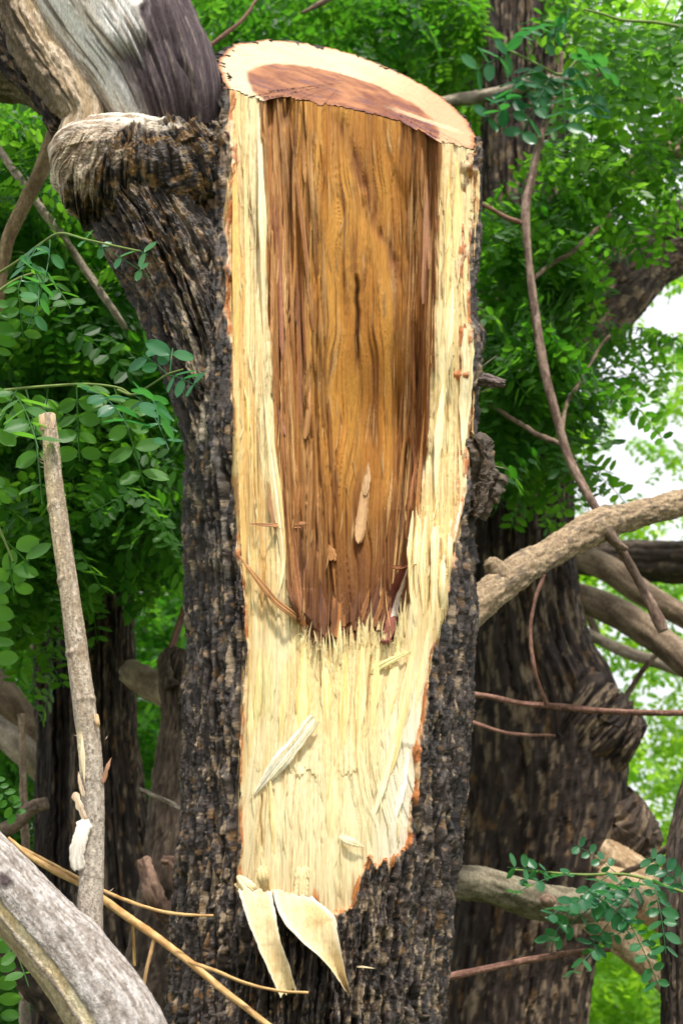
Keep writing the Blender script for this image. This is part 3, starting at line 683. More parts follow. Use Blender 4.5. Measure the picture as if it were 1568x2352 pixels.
splinter([(850, 1548, 6), (885, 1524, 12), (945, 1494, 14)], 17, c0=(0.74, 0.66, 0.28), c1=(0.6, 0.5, 0.2), seed=3, tip=(0.3, 0))
tag(splinter([(935, 1300, 8), (912, 1360, 14), (893, 1420, 30), (884, 1478, 30)], 36, c0=(0.30, 0.11, 0.075), c1=(0.16, 0.055, 0.04), seed=4, tip=(0.4, 0.6), jag=0.5, thick=0.5), 'reddish brown torn slab leaning at the right end of the hollow')
splinter([(940, 1290, 12), (925, 1345, 22), (905, 1412, 36), (892, 1470, 36)], 15, c0=(0.88, 0.8, 0.62), seed=5, tip=(0.2, 0.3))
splinter([(893, 1300, 30), (920, 1304, 50), (957, 1296, 40)], 17, c0=(0.26, 0.11, 0.05), seed=6)
tag(splinter([(543, 1268, 18), (580, 1316, 26), (630, 1378, 24), (672, 1412, 22), (712, 1448, 20)], 17, c0=(0.46, 0.24, 0.09), c1=BROWN2, seed=7, tip=(0, 0.4)), 'long brown spike crossing the left pale edge')
splinter([(585, 1330, 10), (625, 1372, 14), (660, 1400, 14)], 12, c0=(0.42, 0.22, 0.08), seed=8)
splinter([(572, 1203, 12), (630, 1206, 22), (704, 1200, 30)], 11, c0=(0.46, 0.22, 0.10), c1=BROWN2, seed=9, tip=(0.1, 0.5), jag=0.9)
splinter([(640, 1213, 16), (690, 1210, 30)], 8, c0=(0.42, 0.2, 0.10), seed=10, tip=(0.1, 0.5), jag=0.9)
splinter([(606, 900, 4), (622, 1040, 8), (640, 1180, 10), (650, 1290, 12), (640, 1365, 12)], 24, c0=(0.88, 0.78, 0.52), c1=CREAM2, seed=11, tip=(0.0, 0))
splinter([(612, 1100, 12), (622, 1170, 14), (634, 1235, 16)], 10, c0=(0.4, 0.22, 0.12), seed=12)
splinter([(622, 1030, 10), (640, 1110, 10), (654, 1200, 14)], 12, c0=(0.36, 0.17, 0.11), seed=13)
for i, (a, b, a2, b2, wd) in enumerate([(742, 1462, 735, 1330, 24), (768, 1465, 772, 1318, 26), (800, 1455, 822, 1360, 14), (815, 1450, 850, 1350, 16), (842, 1442, 872, 1322, 20), (858, 1440, 880, 1350, 12),
                                        (725, 1465, 690, 1400, 16), (700, 1440, 660, 1368, 15), (684, 1425, 655, 1330, 14), (780, 1470, 790, 1410, 12), (870, 1450, 905, 1300, 14), (752, 1475, 742, 1420, 12)]):
    splinter([(a, b, 10 + 3 * (i % 3)), ((a + a2) / 2 + 3, (b + b2) / 2, 18), (a2, b2, 4)], wd, c0=(0.27, 0.11, 0.028) if i % 2 else (0.15, 0.055, 0.018), c1=(0.08, 0.03, 0.012), seed=20 + i, tip=(0.6, 0))
for i, (a, b, a2, b2, wd) in enumerate([(760, 1448, 805, 1462, 11), (745, 1455, 800, 1440, 9), (770, 1436, 740, 1470, 8), (700, 1440, 735, 1452, 8), (790, 1444, 820, 1425, 8)]):
    splinter([(a, b, 34), ((a + a2) / 2, (b + b2) / 2 - 5, 44), (a2, b2, 36)], wd, c0=(0.22, 0.09, 0.03), c1=(0.08, 0.03, 0.012), seed=40 + i)
# sliver plates on the right strip and pale flakes in the hollow
tag(splinter([(1075, 752, 8), (1072, 860, 12), (1066, 950, 12), (1062, 1050, 6)], 26, c0=(0.88, 0.76, 0.46), c1=CREAM2, seed=50, tip=(0.8, 0), jag=0.4), 'pale plank-like sliver standing off the right pale strip')
splinter([(1040, 640, 6), (1030, 740, 10), (1020, 850, 10), (1016, 960, 4)], 30, c0=(0.87, 0.74, 0.44), c1=CREAM2, seed=51, tip=(0, 0))
splinter([(1020, 860, 8), (1008, 1000, 12), (1000, 1150, 6)], 24, c0=(0.86, 0.72, 0.40), c1=CREAM2, seed=52)
splinter([(1058, 1150, 10), (1040, 1230, 16), (1020, 1290, 10)], 16, c0=(0.86, 0.74, 0.5), c1=(0.6, 0.25, 0.1), seed=53, tip=(0.6, 0), jag=0.8)
for i, (a, b, h_, wd) in enumerate([(948, 1172, 200, 18), (962, 1190, 180, 15), (978, 1182, 230, 17), (1000, 1205, 240, 18), (1022, 1240, 190, 16), (955, 1262, 160, 12), (1036, 1190, 160, 14)]):
    splinter([(a, b, 10), (a - 4 - i % 3 * 3, b + h_ * 0.5, 12), (a - 6, b + h_, 2)], wd, c0=(0.86, 0.73, 0.42), c1=(0.74, 0.5, 0.18), seed=60 + i, tip=(0.45 if i % 2 else 0.1, 0.1), jag=0.9)
for i, (a, b, a2, b2, wd, c) in enumerate([(842, 1072, 822, 1250, 24, (0.62, 0.40, 0.2)), (846, 1060, 838, 1140, 14, (0.64, 0.44, 0.24)), (712, 880, 700, 1010, 13, (0.52, 0.28, 0.11)), (640, 250, 662, 470, 13, (0.5, 0.27, 0.12)), (664, 260, 720, 760, 12, (0.42, 0.2, 0.08)), (632, 430, 648, 820, 12, (0.36, 0.16, 0.09)),
                                           (688, 230, 700, 420, 10, (0.5, 0.28, 0.1)), (980, 400, 972, 700, 15, (0.5, 0.26, 0.14)), (620, 900, 655, 1000, 10, (0.34, 0.15, 0.1)),
                                           (700, 560, 726, 860, 9, (0.54, 0.3, 0.1)), (755, 1250, 765, 1290, 18, (0.48, 0.25, 0.09)), (958, 1040, 935, 1240, 17, (0.34, 0.14, 0.05)),
                                           (945, 900, 960, 1160, 14, (0.3, 0.13, 0.05)), (650, 1110, 690, 1410, 16, (0.34, 0.15, 0.06)), (988, 340, 985, 620, 9, (0.36, 0.17, 0.08)), (676, 500, 690, 980, 9, (0.30, 0.13, 0.06))]):
    splinter([(a, b, 6), ((a + a2) / 2 + 2, (b + b2) / 2, 8), (a2, b2, 12)], wd, c0=c, c1=np.array(c) * [0.7, 0.6, 0.5], seed=80 + i, tip=(0.0, 0.3), jag=0.7)
for i, (a, b, a2, b2, wd, c) in enumerate([(596, 1488, 584, 1700, 20, (.76, .66, .30)), (575, 1560, 572, 1800, 14, (.84, .66, .34)), (655, 1520, 640, 1730, 17, (.84, .66, .32)), (697, 1478, 690, 1740, 34, (.84, .64, .28)), (745, 1500, 750, 1700, 24, (.84, .66, .31)),
                                           (792, 1498, 786, 1740, 26, (.82, .62, .27)), (832, 1476, 820, 1720, 24, (.86, .68, .34)), (868, 1490, 850, 1700, 20, (.82, .62, .26)), (914, 1470, 880, 1700, 26, (.84, .66, .33)), (955, 1440, 905, 1760, 28, (.85, .70, .40)),
                                           (935, 1600, 872, 1840, 22, (.84, .66, .32)), (985, 1440, 945, 1660, 17, (.84, .7, .4)), (908, 1690, 850, 1900, 18, (.86, .74, .48)), (938, 1720, 902, 1905, 20, (.88, .82, .68)), (620, 1785, 632, 1990, 14, (.82, .64, .32)),
                                           (680, 1640, 672, 1790, 16, (.84, .68, .36)), (765, 1760, 760, 1960, 30, (.84, .66, .33)), (536, 300, 543, 900, 17, (.72, .46, .15)), (560, 330, 574, 1000, 15, (.86, .70, .38)), (594, 232, 607, 800, 17, (.88, .76, .48)),
                                           (566, 900, 600, 1400, 20, (.84, .64, .28)), (545, 1000, 566, 1420, 14, (.78, .54, .2)), (1052, 360, 1044, 640, 20, (.84, .66, .3)), (1030, 400, 1022, 760, 14, (.82, .6, .24))]):
    splinter([(a, b, 5), ((a + a2) / 2 + 2, (b + b2) / 2, 5), (a2, b2, -3)], wd, c0=c, c1=np.array(c) * [.93, .82, .62], seed=200 + i, tip=(0.15, 0.0), jag=0.9, thick=0.22)
# long standing ridges of fibre on both sides of the hollow
r3 = random.Random(8); geo = []
for i in range(110):
    left = r3.random() < 0.62
    y0 = r3.uniform(230, 1150); L_ = r3.uniform(120, 420)
    x = (float(ip(y0, INL)) + 6 + r3.uniform(0, 1) ** 1.4 * 130) if left else (float(ip(y0, INR)) - 6 - r3.uniform(0, 1) ** 1.4 * 75)
    y1 = min(y0 + L_, 1400); x1 = x + (ip(y1, INL) - ip(y0, INL) if left else ip(y1, INR) - ip(y0, INR)) * r3.uniform(.6, 1.1)
    if y0 < ycut(x, 90) + 12: continue
    wd = r3.uniform(3, 10); cc = np.array(r3.choice([(0.54, 0.28, 0.09), (0.42, 0.19, 0.055), (0.60, 0.36, 0.14), (0.30, 0.12, 0.04), (0.48, 0.24, 0.09)]))
    geo.append(splinter_geo([(x, y0, face_w(x, y0) + r3.uniform(1, 7)), ((x + x1) / 2, (y0 + y1) / 2, face_w((x + x1) / 2, (y0 + y1) / 2) + r3.uniform(2, 9)), (x1, y1, face_w(x1, y1) + r3.uniform(0, 5))], wd, c0=cc, c1=cc * 0.7, seed=i, n=20, tip=(0.1, 0.1), thick=0.8))
v, f, c = join_geo(geo); tag(mesh('fibre_ridges', v, f, M_SPL, tree, c, smooth=False), kind='stuff')
# pale standing slivers along the ragged ledge
r2 = random.Random(5); geo = []
for i in range(150):
    x = r2.uniform(668, 935); ye = float(ip(x, YE)); h_ = 6 + 75 * r2.random() ** 2.2; wd = 1.5 + 9 * r2.random() ** 1.6
    y0 = ye + r2.uniform(10, 60); wq = face_w(x, ye + 40) + r2.uniform(-3, 6)
    geo.append(splinter_geo([(x, y0 + 30, wq - 3), (x + r2.uniform(-2, 3), y0 - h_ * 0.4, wq + 3), (x + r2.uniform(-7, 9), y0 - h_, wq + r2.uniform(0, 12))], wd,
                            c0=(0.86, 0.74, 0.42), c1=(0.76, 0.55, 0.22), seed=i, tip=(0.6, 0.0), n=8))
v, f, c = join_geo(geo); tag(mesh('splintered_edge', v, f, M_SPL, tree, c), kind='stuff')
# thin lifted fibres all over the torn faces
geo = []
for i in range(420):
    zone = r2.random()
    if zone < 0.3: x = r2.uniform(535, 650); y = r2.uniform(260, 1400)
    elif zone < 0.5: x = r2.uniform(985, 1075); y = r2.uniform(380, 1300)
    elif zone < 0.75: x = r2.uniform(640, 990); y = r2.uniform(280, 1400)
    else: x = r2.uniform(570, 930); y = r2.uniform(1520, 2040)
    if float(inside(np.array(x), np.array(y))) < 6: continue
    L_ = r2.uniform(25, 110); dx = r2.uniform(-10, 10) * (2 if r2.random() < 0.15 else 1); wd = r2.uniform(1.2, 4.5)
    sl_, sr_, sb_ = sapmask(np.array(x), np.array(y)); hw_ = max(float(sl_), float(sr_), float(sb_)) < 0
    w0 = face_w(x, y); w1 = face_w(min(max(x + dx, 520), 1085), y + L_)
    cc = (0.60, 0.36, 0.14) if hw_ else (0.86, 0.72, 0.40)
    geo.append(splinter_geo([(x, y, w0 + r2.uniform(3, 12)), (x + dx * 0.3, y + L_ * 0.5, (w0 + w1) / 2 + 5), (x + dx, y + L_, w1 - 1)], wd, c0=cc, c1=np.array(cc) * 0.75, seed=i, n=7))
v, f, c = join_geo(geo); tag(mesh('loose_fibres', v, f, M_SPL, tree, c), kind='stuff')

# peeled strips hanging from the lower lip ------------------------------------
def peel(name, left, right, woff, curl, seed, label):
    n, m = 90, 34
    l = catmull([(a, b, 0, 0) for a, b in left], n); r = catmull([(a, b, 0, 0) for a, b in right], n)
    t = np.linspace(0, 1, n)[:, None]; u = np.linspace(0, 1, m)[None, :]
    x = l[:, :1] * (1 - u) + r[:, :1] * u; y = l[:, 1:2] * (1 - u) + r[:, 1:2] * u
    wo = np.interp(t, np.linspace(0, 1, len(woff)), woff); hk = np.hanning(31); hk /= hk.sum(); wo = np.convolve(np.pad(wo[:, 0], 15, mode='edge'), hk, 'valid')[:, None]
    w_ = 303 + wo + curl * t * (u - 0.5) ** 2 * 4 * ss(0, 0.3, t) + 2.0 * fbm(x / 6, y / 90, 0, seed, 3) + 3 * fbm(x / 60, y / 60, 0, seed + 1) 
    x = x + (1 - ss(0, 0.2, np.minimum(u, 1 - u) * 1.0 + 0 * t)) * (1.5 * vn(y / 30, u * 2, 0, seed + 2) + 0.8 * vn(y / 9, u, 0, seed + 9))
    y = y + (t > 0.985) * 7 * vn(x / 3, 1.0, 0, seed + 3) + (t < 0.03) * 5 * vn(x / 5, 2.0, 0, seed + 4)
    tk = 5.0
    Vf = P(x, y, w2y(w_)); Vb = P(x, y, w2y(w_ - tk))
    c = mixc(np.array([0.66, 0.52, 0.29]), np.array([0.55, 0.39, 0.18]), ss(-0.3, 0.6, fbm(x / 30, y / 60, 0, seed + 5, 3)))
    c = mixc(c, np.array([0.5, 0.34, 0.15]), 0.6 * ss(0.45, 0.55, fbm(x / 4, y / 5, 0, seed + 6, 2)))
    c = mixc(c, np.array([0.80, 0.70, 0.50]), 0.8 * ss(0.16, 0.02, np.minimum(u, 1 - u)) + 0.4 * ss(0.15, 0, t))
    V = np.concatenate([Vf.reshape(-1, 3), Vb.reshape(-1, 3)]); k = n * m
    f = grid_faces(n, m); i = np.arange(n - 1); j = np.arange(m - 1)
    rim = np.concatenate([np.stack([i * m, (i + 1) * m, (i + 1) * m + k, i * m + k], -1), np.stack([i * m + m - 1, i * m + m - 1 + k, (i + 1) * m + m - 1 + k, (i + 1) * m + m - 1], -1),
                          np.stack([j, j + k, j + 1 + k, j + 1], -1), np.stack([(n - 1) * m + j, (n - 1) * m + j + 1, (n - 1) * m + j + 1 + k, (n - 1) * m + j + k], -1)])
    tag(mesh(name, V, [f, f[:, ::-1] + k, rim], M_SPL, tree, np.concatenate([c.reshape(-1, 3)] * 2)), label)
peel('peeled_strip', [(546, 2044), (566, 2110), (594, 2180), (620, 2240), (645, 2292)], [(624, 2046), (632, 2100), (645, 2160), (664, 2220), (681, 2274)], [6, 30, 38, 36, 28], 20, 500, 'narrow pale strip peeled down over the dark bark')
peel('peeled_strip', [(626, 2046), (645, 2110), (695, 2165), (750, 2215), (799, 2284)], [(718, 2060), (768, 2106), (776, 2150), (789, 2215), (806, 2286)], [6, 36, 46, 42, 30], 34, 520, 'wide pale strip curling down to a point')
splinter([(612, 2062, 8), (604, 2020, 22), (600, 1988, 26)], 26, c0=(0.82, 0.66, 0.34), seed=150, tip=(0.9, 0.6), jag=0.3)
splinter([(592, 2058, 10), (568, 2036, 24), (545, 2012, 20)], 30, c0=(0.86, 0.72, 0.42), seed=151, tip=(0.9, 0.2), jag=0.3)
splinter([(572, 2062, 8), (556, 2040, 18), (540, 2030, 14)], 20, c0=(0.82, 0.62, 0.3), seed=152, tip=(0.9, 0.2))
splinter([(778, 1920, 4), (800, 1932, 14), (836, 1946, 10)], 18, c0=(0.88, 0.76, 0.5), seed=153, tip=(0.5, 0.1))
splinter([(690, 2058, 8), (694, 2010, 6), (696, 1990, 2)], 30, c0=(0.8, 0.64, 0.34), seed=154, tip=(0.9, 0.7), jag=0.3)
tag(splinter([(797, 2224, -10), (830, 2222, 30), (862, 2226, 44)], 5, c0=(0.85, 0.72, 0.45), seed=155), 'thin pale thread sticking out beside the strip tip')
for i, (a, b, a2, b2, wd) in enumerate([(848, 1968, 846, 2000, 12), (886, 1970, 882, 2002, 14), (722, 2040, 730, 2092, 14), (826, 2010, 814, 2070, 13), (905, 1960, 898, 1992, 10)]):
    splinter([(a, b, 10), ((a + a2) / 2, (b + b2) / 2, 14), (a2, b2, 12)], wd, c0=(0.50, 0.20, 0.055), c1=(0.3, 0.1, 0.03), seed=160 + i, tip=(0, 0.8), jag=0.5)

# ================================================================== BACKGROUND TREES
def bark_fn(seed, amp=0.5, sa=1.0, sl=1.0, tint=None, tk=0.4, dens=1.0, base=-8, swap=False):
    def fn(A, L, q, TH):
        if swap: A, L = L + 0.3 * A, A - 0.3 * L
        h, c = bark_field(A * sa, L * sl, seed, dens)
        if tint is not None: c = mixc(c, np.array(tint), tk)
        return amp * (h + base), c
    return fn
def smooth_fn(seed, c0, c1, amp=1.2, spot=None):
    def fn(A, L, q, TH):
        n1 = fbm(A / 14, L / 40, 0, seed, 4); n2 = fbm(A / 4, L / 9, 0, seed + 1, 3); bump_ = vn(L / 90, 0.5, 0, seed + 2)
        c = mixc(np.array(c0), np.array(c1), ss(-0.35, 0.4, n1 + 0.4 * n2))
        if spot is not None: c = mixc(c, np.array(spot), 0.8 * ss(0.15, 0.35, n1 - 0.2 * n2))
        return amp * (n1 * 2 + n2) + bump_ * 0.06 * q[:, 3].mean(), c
    return fn
def base_of(px, Y): return [float(P(px, 1176, Y)[0]), Y, 0.0]
def pyg(Y): return float(PX(0, Y, -0.05)[1])          # design row of the ground at distance Y

# ---- big dark tree behind on the right
YR = 4.3
tr = empty('background_tree', base_of(1200, YR), 'massive dark tree behind on the right with a bulge low on its side', 'tree', 'standing trees in the background')
tube('trunk', [(1190, -900, YR + .3, 70), (1200, -350, YR + .1, 78), (1207, 0, YR, 84), (1205, 350, YR, 88), (1200, 700, YR, 98), (1190, 1050, YR, 112), (1188, 1300, YR, 122), (1200, 1500, YR, 150), (1230, 1640, YR, 185),
               (1235, 1800, YR, 190), (1222, 1950, YR, 180), (1200, 2100, YR, 168), (1170, 2352, YR, 165), (1170, 2700, YR, 190), (1170, pyg(YR), YR, 250)], 700, 230, M_BGBARK, tr,
     bark_fn(600, 0.42, 0.75, 0.75, (0.045, 0.03, 0.024), 0.3, 1.6), smooth=False)
tube('lump', [(1290, 1640, YR - .1, 120), (1380, 1680, YR - .1, 100), (1440, 1700, YR - .08, 66), (1462, 1712, YR - .08, 40)], 120, 160, M_BGBARK, tr, bark_fn(610, 0.42, 0.75, 0.75, (0.045, 0.03, 0.024), 0.3, 1.6, swap=True), smooth=False)
tube('lump', [(1300, 1850, YR, 130), (1380, 1900, YR, 105), (1440, 1930, YR + .05, 80), (1490, 1975, YR + .05, 45)], 120, 160, M_BGBARK, tr, bark_fn(611, 0.42, 0.75, 0.75, (0.10, 0.07, 0.05), 0.4, 1.6, swap=True), smooth=False)
tube('broken_stub', [(1350, 1960, YR - .1, 60), (1450, 2010, YR - .15, 50), (1530, 2050, YR - .2, 38)], 90, 70, M_GREY, tr,
     smooth_fn(612, (0.30, 0.20, 0.11), (0.55, 0.40, 0.25), 3, (0.14, 0.09, 0.05)))
tube('limb', [(1290, 800, YR + .2, 70), (1390, 690, YR + .25, 76), (1470, 600, YR + .3, 72), (1560, 545, YR + .35, 66), (1680, 470, YR + .4, 62), (1850, 330, YR + .5, 58)], 260, 130, M_BGBARK, tr,
     bark_fn(620, 0.42, 0.7, 0.9, (0.10, 0.07, 0.05), 0.3, 2.0), smooth=False)
tube('limb', [(1180, 30, YR + .2, 34), (1080, -60, YR + .3, 30), (960, 40, YR + .6, 46), (880, 210, YR + .9, 40), (840, 330, YR + 1.0, 30)], 160, 60, M_BGBARK, tr, bark_fn(622, 0.3, 0.7, 0.9))
tube('limb', [(1190, 20, YR + .2, 24), (1130, -20, YR + .1, 17), (1040, 5, YR, 15), (900, -60, YR, 13)], 90, 40, M_BRANCH, tr, smooth_fn(621, (0.16, 0.12, 0.09), (0.3, 0.24, 0.18)))
# thick dark stem at upper middle
tube('limb', [(1140, 60, YR + .9, 20), (1105, 120, YR + .9, 22), (1098, 260, YR + .9, 22), (1090, 420, YR + .9, 20)], 120, 50, M_BGBARK, tr, bark_fn(623, 0.25, 1, 1))

# ---- dark trees on the left
YL = 3.9
tl = empty('background_tree', base_of(140, YL + .3), 'very dark slim trunk at the left, furthest left of the standing dark trunks', 'tree', 'standing trees in the background')
tube('trunk', [(150, -600, YL + .5, 60), (150, 300, YL + .4, 62), (148, 900, YL + .35, 62), (150, 1400, YL + .3, 60), (152, 2000, YL + .3, 64), (150, 2352, YL + .3, 72), (150, 2800, YL + .3, 90), (150, pyg(YL + .3), YL + .3, 120)], 500, 130, M_BGBARK, tl,
     bark_fn(630, 0.35, 0.8, 0.8, (0.012, 0.008, 0.007), 0.6, 0.2), smooth=False)
tl2 = empty('background_tree', base_of(245, YL), 'dark rough trunk with light flecks directly left of the broken trunk', 'tree', 'standing trees in the background')
tube('trunk', [(235, -600, YL + .2, 50), (238, 300, YL + .1, 54), (238, 900, YL, 56), (235, 1300, YL, 60), (240, 1700, YL, 68), (262, 2000, YL, 88), (290, 2200, YL, 110), (310, 2352, YL, 128), (330, 2700, YL, 160), (330, pyg(YL), YL, 220)], 560, 160, M_BGBARK, tl2,
     bark_fn(640, 0.40, 0.85, 0.8, (0.035, 0.025, 0.02), 0.3, 1.3), smooth=False)
# ---- dark trunk on the right edge
td = empty('background_tree', base_of(1600, 3.4), 'dark trunk cut off by the right edge at the bottom, behind the bluish green leaves', 'tree', 'standing trees in the background')
tube('trunk', [(1640, 1750, 3.5, 50), (1600, 1960, 3.45, 60), (1588, 2100, 3.4, 66), (1598, 2352, 3.4, 72), (1610, 2700, 3.4, 90), (1610, pyg(3.4), 3.4, 120)], 260, 110, M_BGBARK, td, bark_fn(650, 0.35, 1, 1, (0.05, 0.038, 0.03), 0.5, 0.6), smooth=False)
tube('trunk', [(1640, 1750, 3.5, 48), (1700, 1400, 3.6, 44), (1740, 900, 3.7, 40)], 120, 60, M_BGBARK, td, bark_fn(651, 0.35, 1, 1))

# ---- dead twisted stump between the left trunks
YS = 3.4
st = empty('dead_stump', base_of(400, YS), 'grey twisted dead stump with a split top seen just left of the broken trunk', 'stump')
dead = smooth_fn(660, (0.05, 0.036, 0.026), (0.16, 0.115, 0.08), 4.2, (0.05, 0.035, 0.03))
tube('trunk', [(415, 1490, YS, 14), (400, 1540, YS, 34), (405, 1650, YS, 34), (398, 1800, YS, 50), (388, 2000, YS, 62), (370, 2200, YS, 80), (350, 2600, YS, 110), (350, pyg(YS), YS, 140)], 300, 80, M_GREY, st, dead)
tube('splinter', [(392, 1580, YS - .05, 16), (378, 1530, YS - .05, 16), (388, 1490, YS - .05, 8)], 40, 30, M_GREY, st, dead)
tube('splinter', [(425, 1620, YS - .06, 18), (434, 1560, YS - .06, 16), (430, 1500, YS - .06, 5)], 40, 30, M_GREY, st, dead)
tube('root', [(330, 1975, YS - .1, 14), (352, 2050, YS - .12, 22), (385, 2100, YS - .1, 20), (410, 2060, YS - .08, 18), (400, 1985, YS - .1, 13), (372, 1975, YS - .1, 10)], 90, 40, M_GREY, st, smooth_fn(661, (0.12, 0.07, 0.05), (0.32, 0.2, 0.14), 3))
tube('limb', [(300, 1545, YS + .3, 30), (345, 1572, YS + .2, 34), (400, 1602, YS + .1, 36), (440, 1640, YS + .05, 34)], 70, 50, M_GREY, st, smooth_fn(662, (0.20, 0.14, 0.09), (0.36, 0.27, 0.18), 1.5))

# ---- branches, each one a thing of its own
def branch(label, pts, fn, n=None, m=48, mat=None, name='branch', cat='branch', group='bare branches among the trees', smooth=True, parts=()):
    n = n or 160
    p0 = P(*pts[-1][:3])
    r = empty(name, p0, label, cat, group)
    tube('stem', pts, n, m, mat or M_BRANCH, r, fn, smooth=smooth)
    for nm, pp, ff in parts: tube(nm, pp, 60, 20, mat or M_BRANCH, r, ff)
    return r
tanbr = smooth_fn(700, (0.22, 0.155, 0.095), (0.42, 0.31, 0.19), 3.0, (0.10, 0.075, 0.055))
brn = smooth_fn(710, (0.15, 0.105, 0.07), (0.30, 0.22, 0.15), 1.2)
brn2 = smooth_fn(720, (0.10, 0.07, 0.05), (0.22, 0.155, 0.11), 1.4)
gry = smooth_fn(730, (0.22, 0.18, 0.14), (0.40, 0.33, 0.25), 1.2)
red = smooth_fn(740, (0.15, 0.075, 0.055), (0.28, 0.15, 0.11), 0.5)
branch('rough tan broken branch slanting up to the right from behind the broken trunk', [(1040, 1440, 2.75, 42), (1100, 1385, 2.8, 40), (1180, 1320, 2.9, 40), (1280, 1260, 3.0, 34), (1370, 1210, 3.1, 40), (1450, 1185, 3.2, 32), (1580, 1150, 3.3, 30), (1750, 1080, 3.4, 28)],
       tanbr, 260, 70, parts=[('stub', [(1150, 1335, 2.85, 32), (1135, 1305, 2.84, 24), (1122, 1288, 2.83, 15)], tanbr), ('stub', [(1385, 1215, 3.08, 20), (1420, 1250, 3.08, 10), (1440, 1262, 3.08, 4)], brn2)])
branch('smooth brown branch, lower of the two thick ones right of the big tree', [(1150, 1360, 4.75, 34), (1310, 1370, 4.7, 33), (1400, 1400, 4.6, 34), (1500, 1460, 4.5, 34), (1600, 1540, 4.4, 34), (1760, 1660, 4.3, 36)], brn, 160, 50)
branch('smooth brown branch, upper of the two thick ones right of the big tree', [(1160, 1180, 5.1, 28), (1320, 1270, 5.0, 30), (1400, 1310, 4.9, 30), (1480, 1365, 4.85, 28), (1600, 1430, 4.8, 27), (1760, 1500, 4.7, 26)], brn, 160, 50)
branch('dark rough horizontal limb at the right edge under the tan branch', [(1260, 1270, 5.6, 30), (1400, 1285, 5.5, 36), (1500, 1290, 5.4, 40), (1620, 1290, 5.3, 42), (1800, 1290, 5.2, 44)], bark_fn(750, 0.3, 0.8, 0.8, (0.08, 0.06, 0.045), 0.5), 160, 70, M_BGBARK)
branch('thin brown branch sloping down right below the thick brown ones', [(1260, 1420, 5.0, 12), (1340, 1452, 4.95, 13), (1430, 1495, 4.9, 14), (1520, 1525, 4.85, 15), (1700, 1590, 4.8, 16)], gry, 120, 30)
branch('short dim branch hanging between the brown branches on the right', [(1345, 1400, 5.2, 10), (1360, 1435, 5.2, 9), (1380, 1475, 5.2, 7)], brn2, 50, 20)
branch('long thin hanging stem curving down in front of the big dark tree', [(1290, 120, 3.35, 5), (1280, 190, 3.35, 6), (1243, 310, 3.3, 8), (1222, 400, 3.3, 9), (1207, 480, 3.3, 10), (1212, 580, 3.3, 9), (1225, 690, 3.3, 9), (1240, 800, 3.3, 11), (1270, 930, 3.3, 10), (1310, 1060, 3.3, 10), (1370, 1170, 3.25, 10), (1430, 1270, 3.3, 11), (1480, 1360, 3.3, 11), (1510, 1420, 3.3, 15), (1523, 1450, 3.3, 12)],
       smooth_fn(760, (0.13, 0.08, 0.06), (0.30, 0.21, 0.16), 0.7), 340, 26)
branch('thin brown side twig joining the hanging stem from the left', [(1200, 512, 3.3, 6), (1160, 498, 3.28, 5), (1120, 475, 3.25, 5), (1075, 455, 3.2, 5)], red, 60, 16, name='twig', cat='twig', group='thin bare twigs')
branch('thin dark twig rising right from the hanging stem', [(1215, 650, 3.35, 4), (1260, 610, 3.4, 5), (1310, 580, 3.4, 5), (1370, 525, 3.45, 5), (1400, 490, 3.5, 3)], brn2, 80, 16, name='twig', cat='twig', group='thin bare twigs')
branch('dark twig crossing diagonally low on the hanging stem', [(1125, 930, 3.5, 4), (1180, 965, 3.45, 5), (1240, 1000, 3.4, 6), (1290, 1022, 3.35, 6)], brn2, 80, 16, name='twig', cat='twig', group='thin bare twigs')
branch('dark twig climbing right towards the sky gap', [(1290, 990, 3.35, 5), (1300, 930, 3.4, 4), (1330, 880, 3.4, 4), (1375, 800, 3.5, 3), (1400, 770, 3.5, 2)], brn2, 80, 16, name='twig', cat='twig', group='thin bare twigs')
branch('reddish brown runner crossing the big trunk low down to the right edge', [(1050, 1590, 3.3, 5), (1120, 1600, 3.3, 6), (1200, 1616, 3.28, 6), (1300, 1625, 3.25, 8), (1400, 1635, 3.2, 7), (1500, 1638, 3.15, 7), (1620, 1638, 3.1, 7)], red, 160, 18, name='twig', cat='twig', group='thin bare twigs')
branch('short reddish runner just below the long reddish one', [(1050, 1645, 3.3, 5), (1100, 1665, 3.3, 5), (1170, 1685, 3.3, 4), (1275, 1690, 3.3, 3)], red, 90, 16, name='twig', cat='twig', group='thin bare twigs')
branch('reddish vertical tendril drooping onto the long runner', [(1250, 1320, 3.2, 4), (1228, 1380, 3.2, 4), (1218, 1450, 3.2, 4), (1225, 1530, 3.2, 5), (1240, 1580, 3.22, 5), (1255, 1618, 3.25, 6)], red, 120, 16, name='twig', cat='twig', group='thin bare twigs')
branch('thick grey green limb crossing low in front of the big tree', [(980, 2010, 3.1, 40), (1040, 2025, 3.1, 40), (1120, 2035, 3.15, 40), (1200, 2062, 3.2, 40), (1290, 2080, 3.25, 42), (1370, 2080, 3.3, 36), (1450, 2060, 3.4, 34)],
       smooth_fn(770, (0.12, 0.10, 0.065), (0.24, 0.205, 0.14), 1.6), 160, 60, parts=[('knot', [(1262, 2072, 3.16, 14), (1255, 2068, 3.13, 15), (1250, 2066, 3.115, 11)], smooth_fn(771, (0.16, 0.1, 0.07), (0.3, 0.2, 0.14)))])
branch('pale broken branch pointing down right behind the bluish green leaves', [(1360, 2100, 3.8, 40), (1450, 2180, 3.8, 34), (1520, 2260, 3.8, 18), (1600, 2330, 3.8, 14)], smooth_fn(772, (0.38, 0.26, 0.15), (0.58, 0.43, 0.27), 2.2), 100, 50)
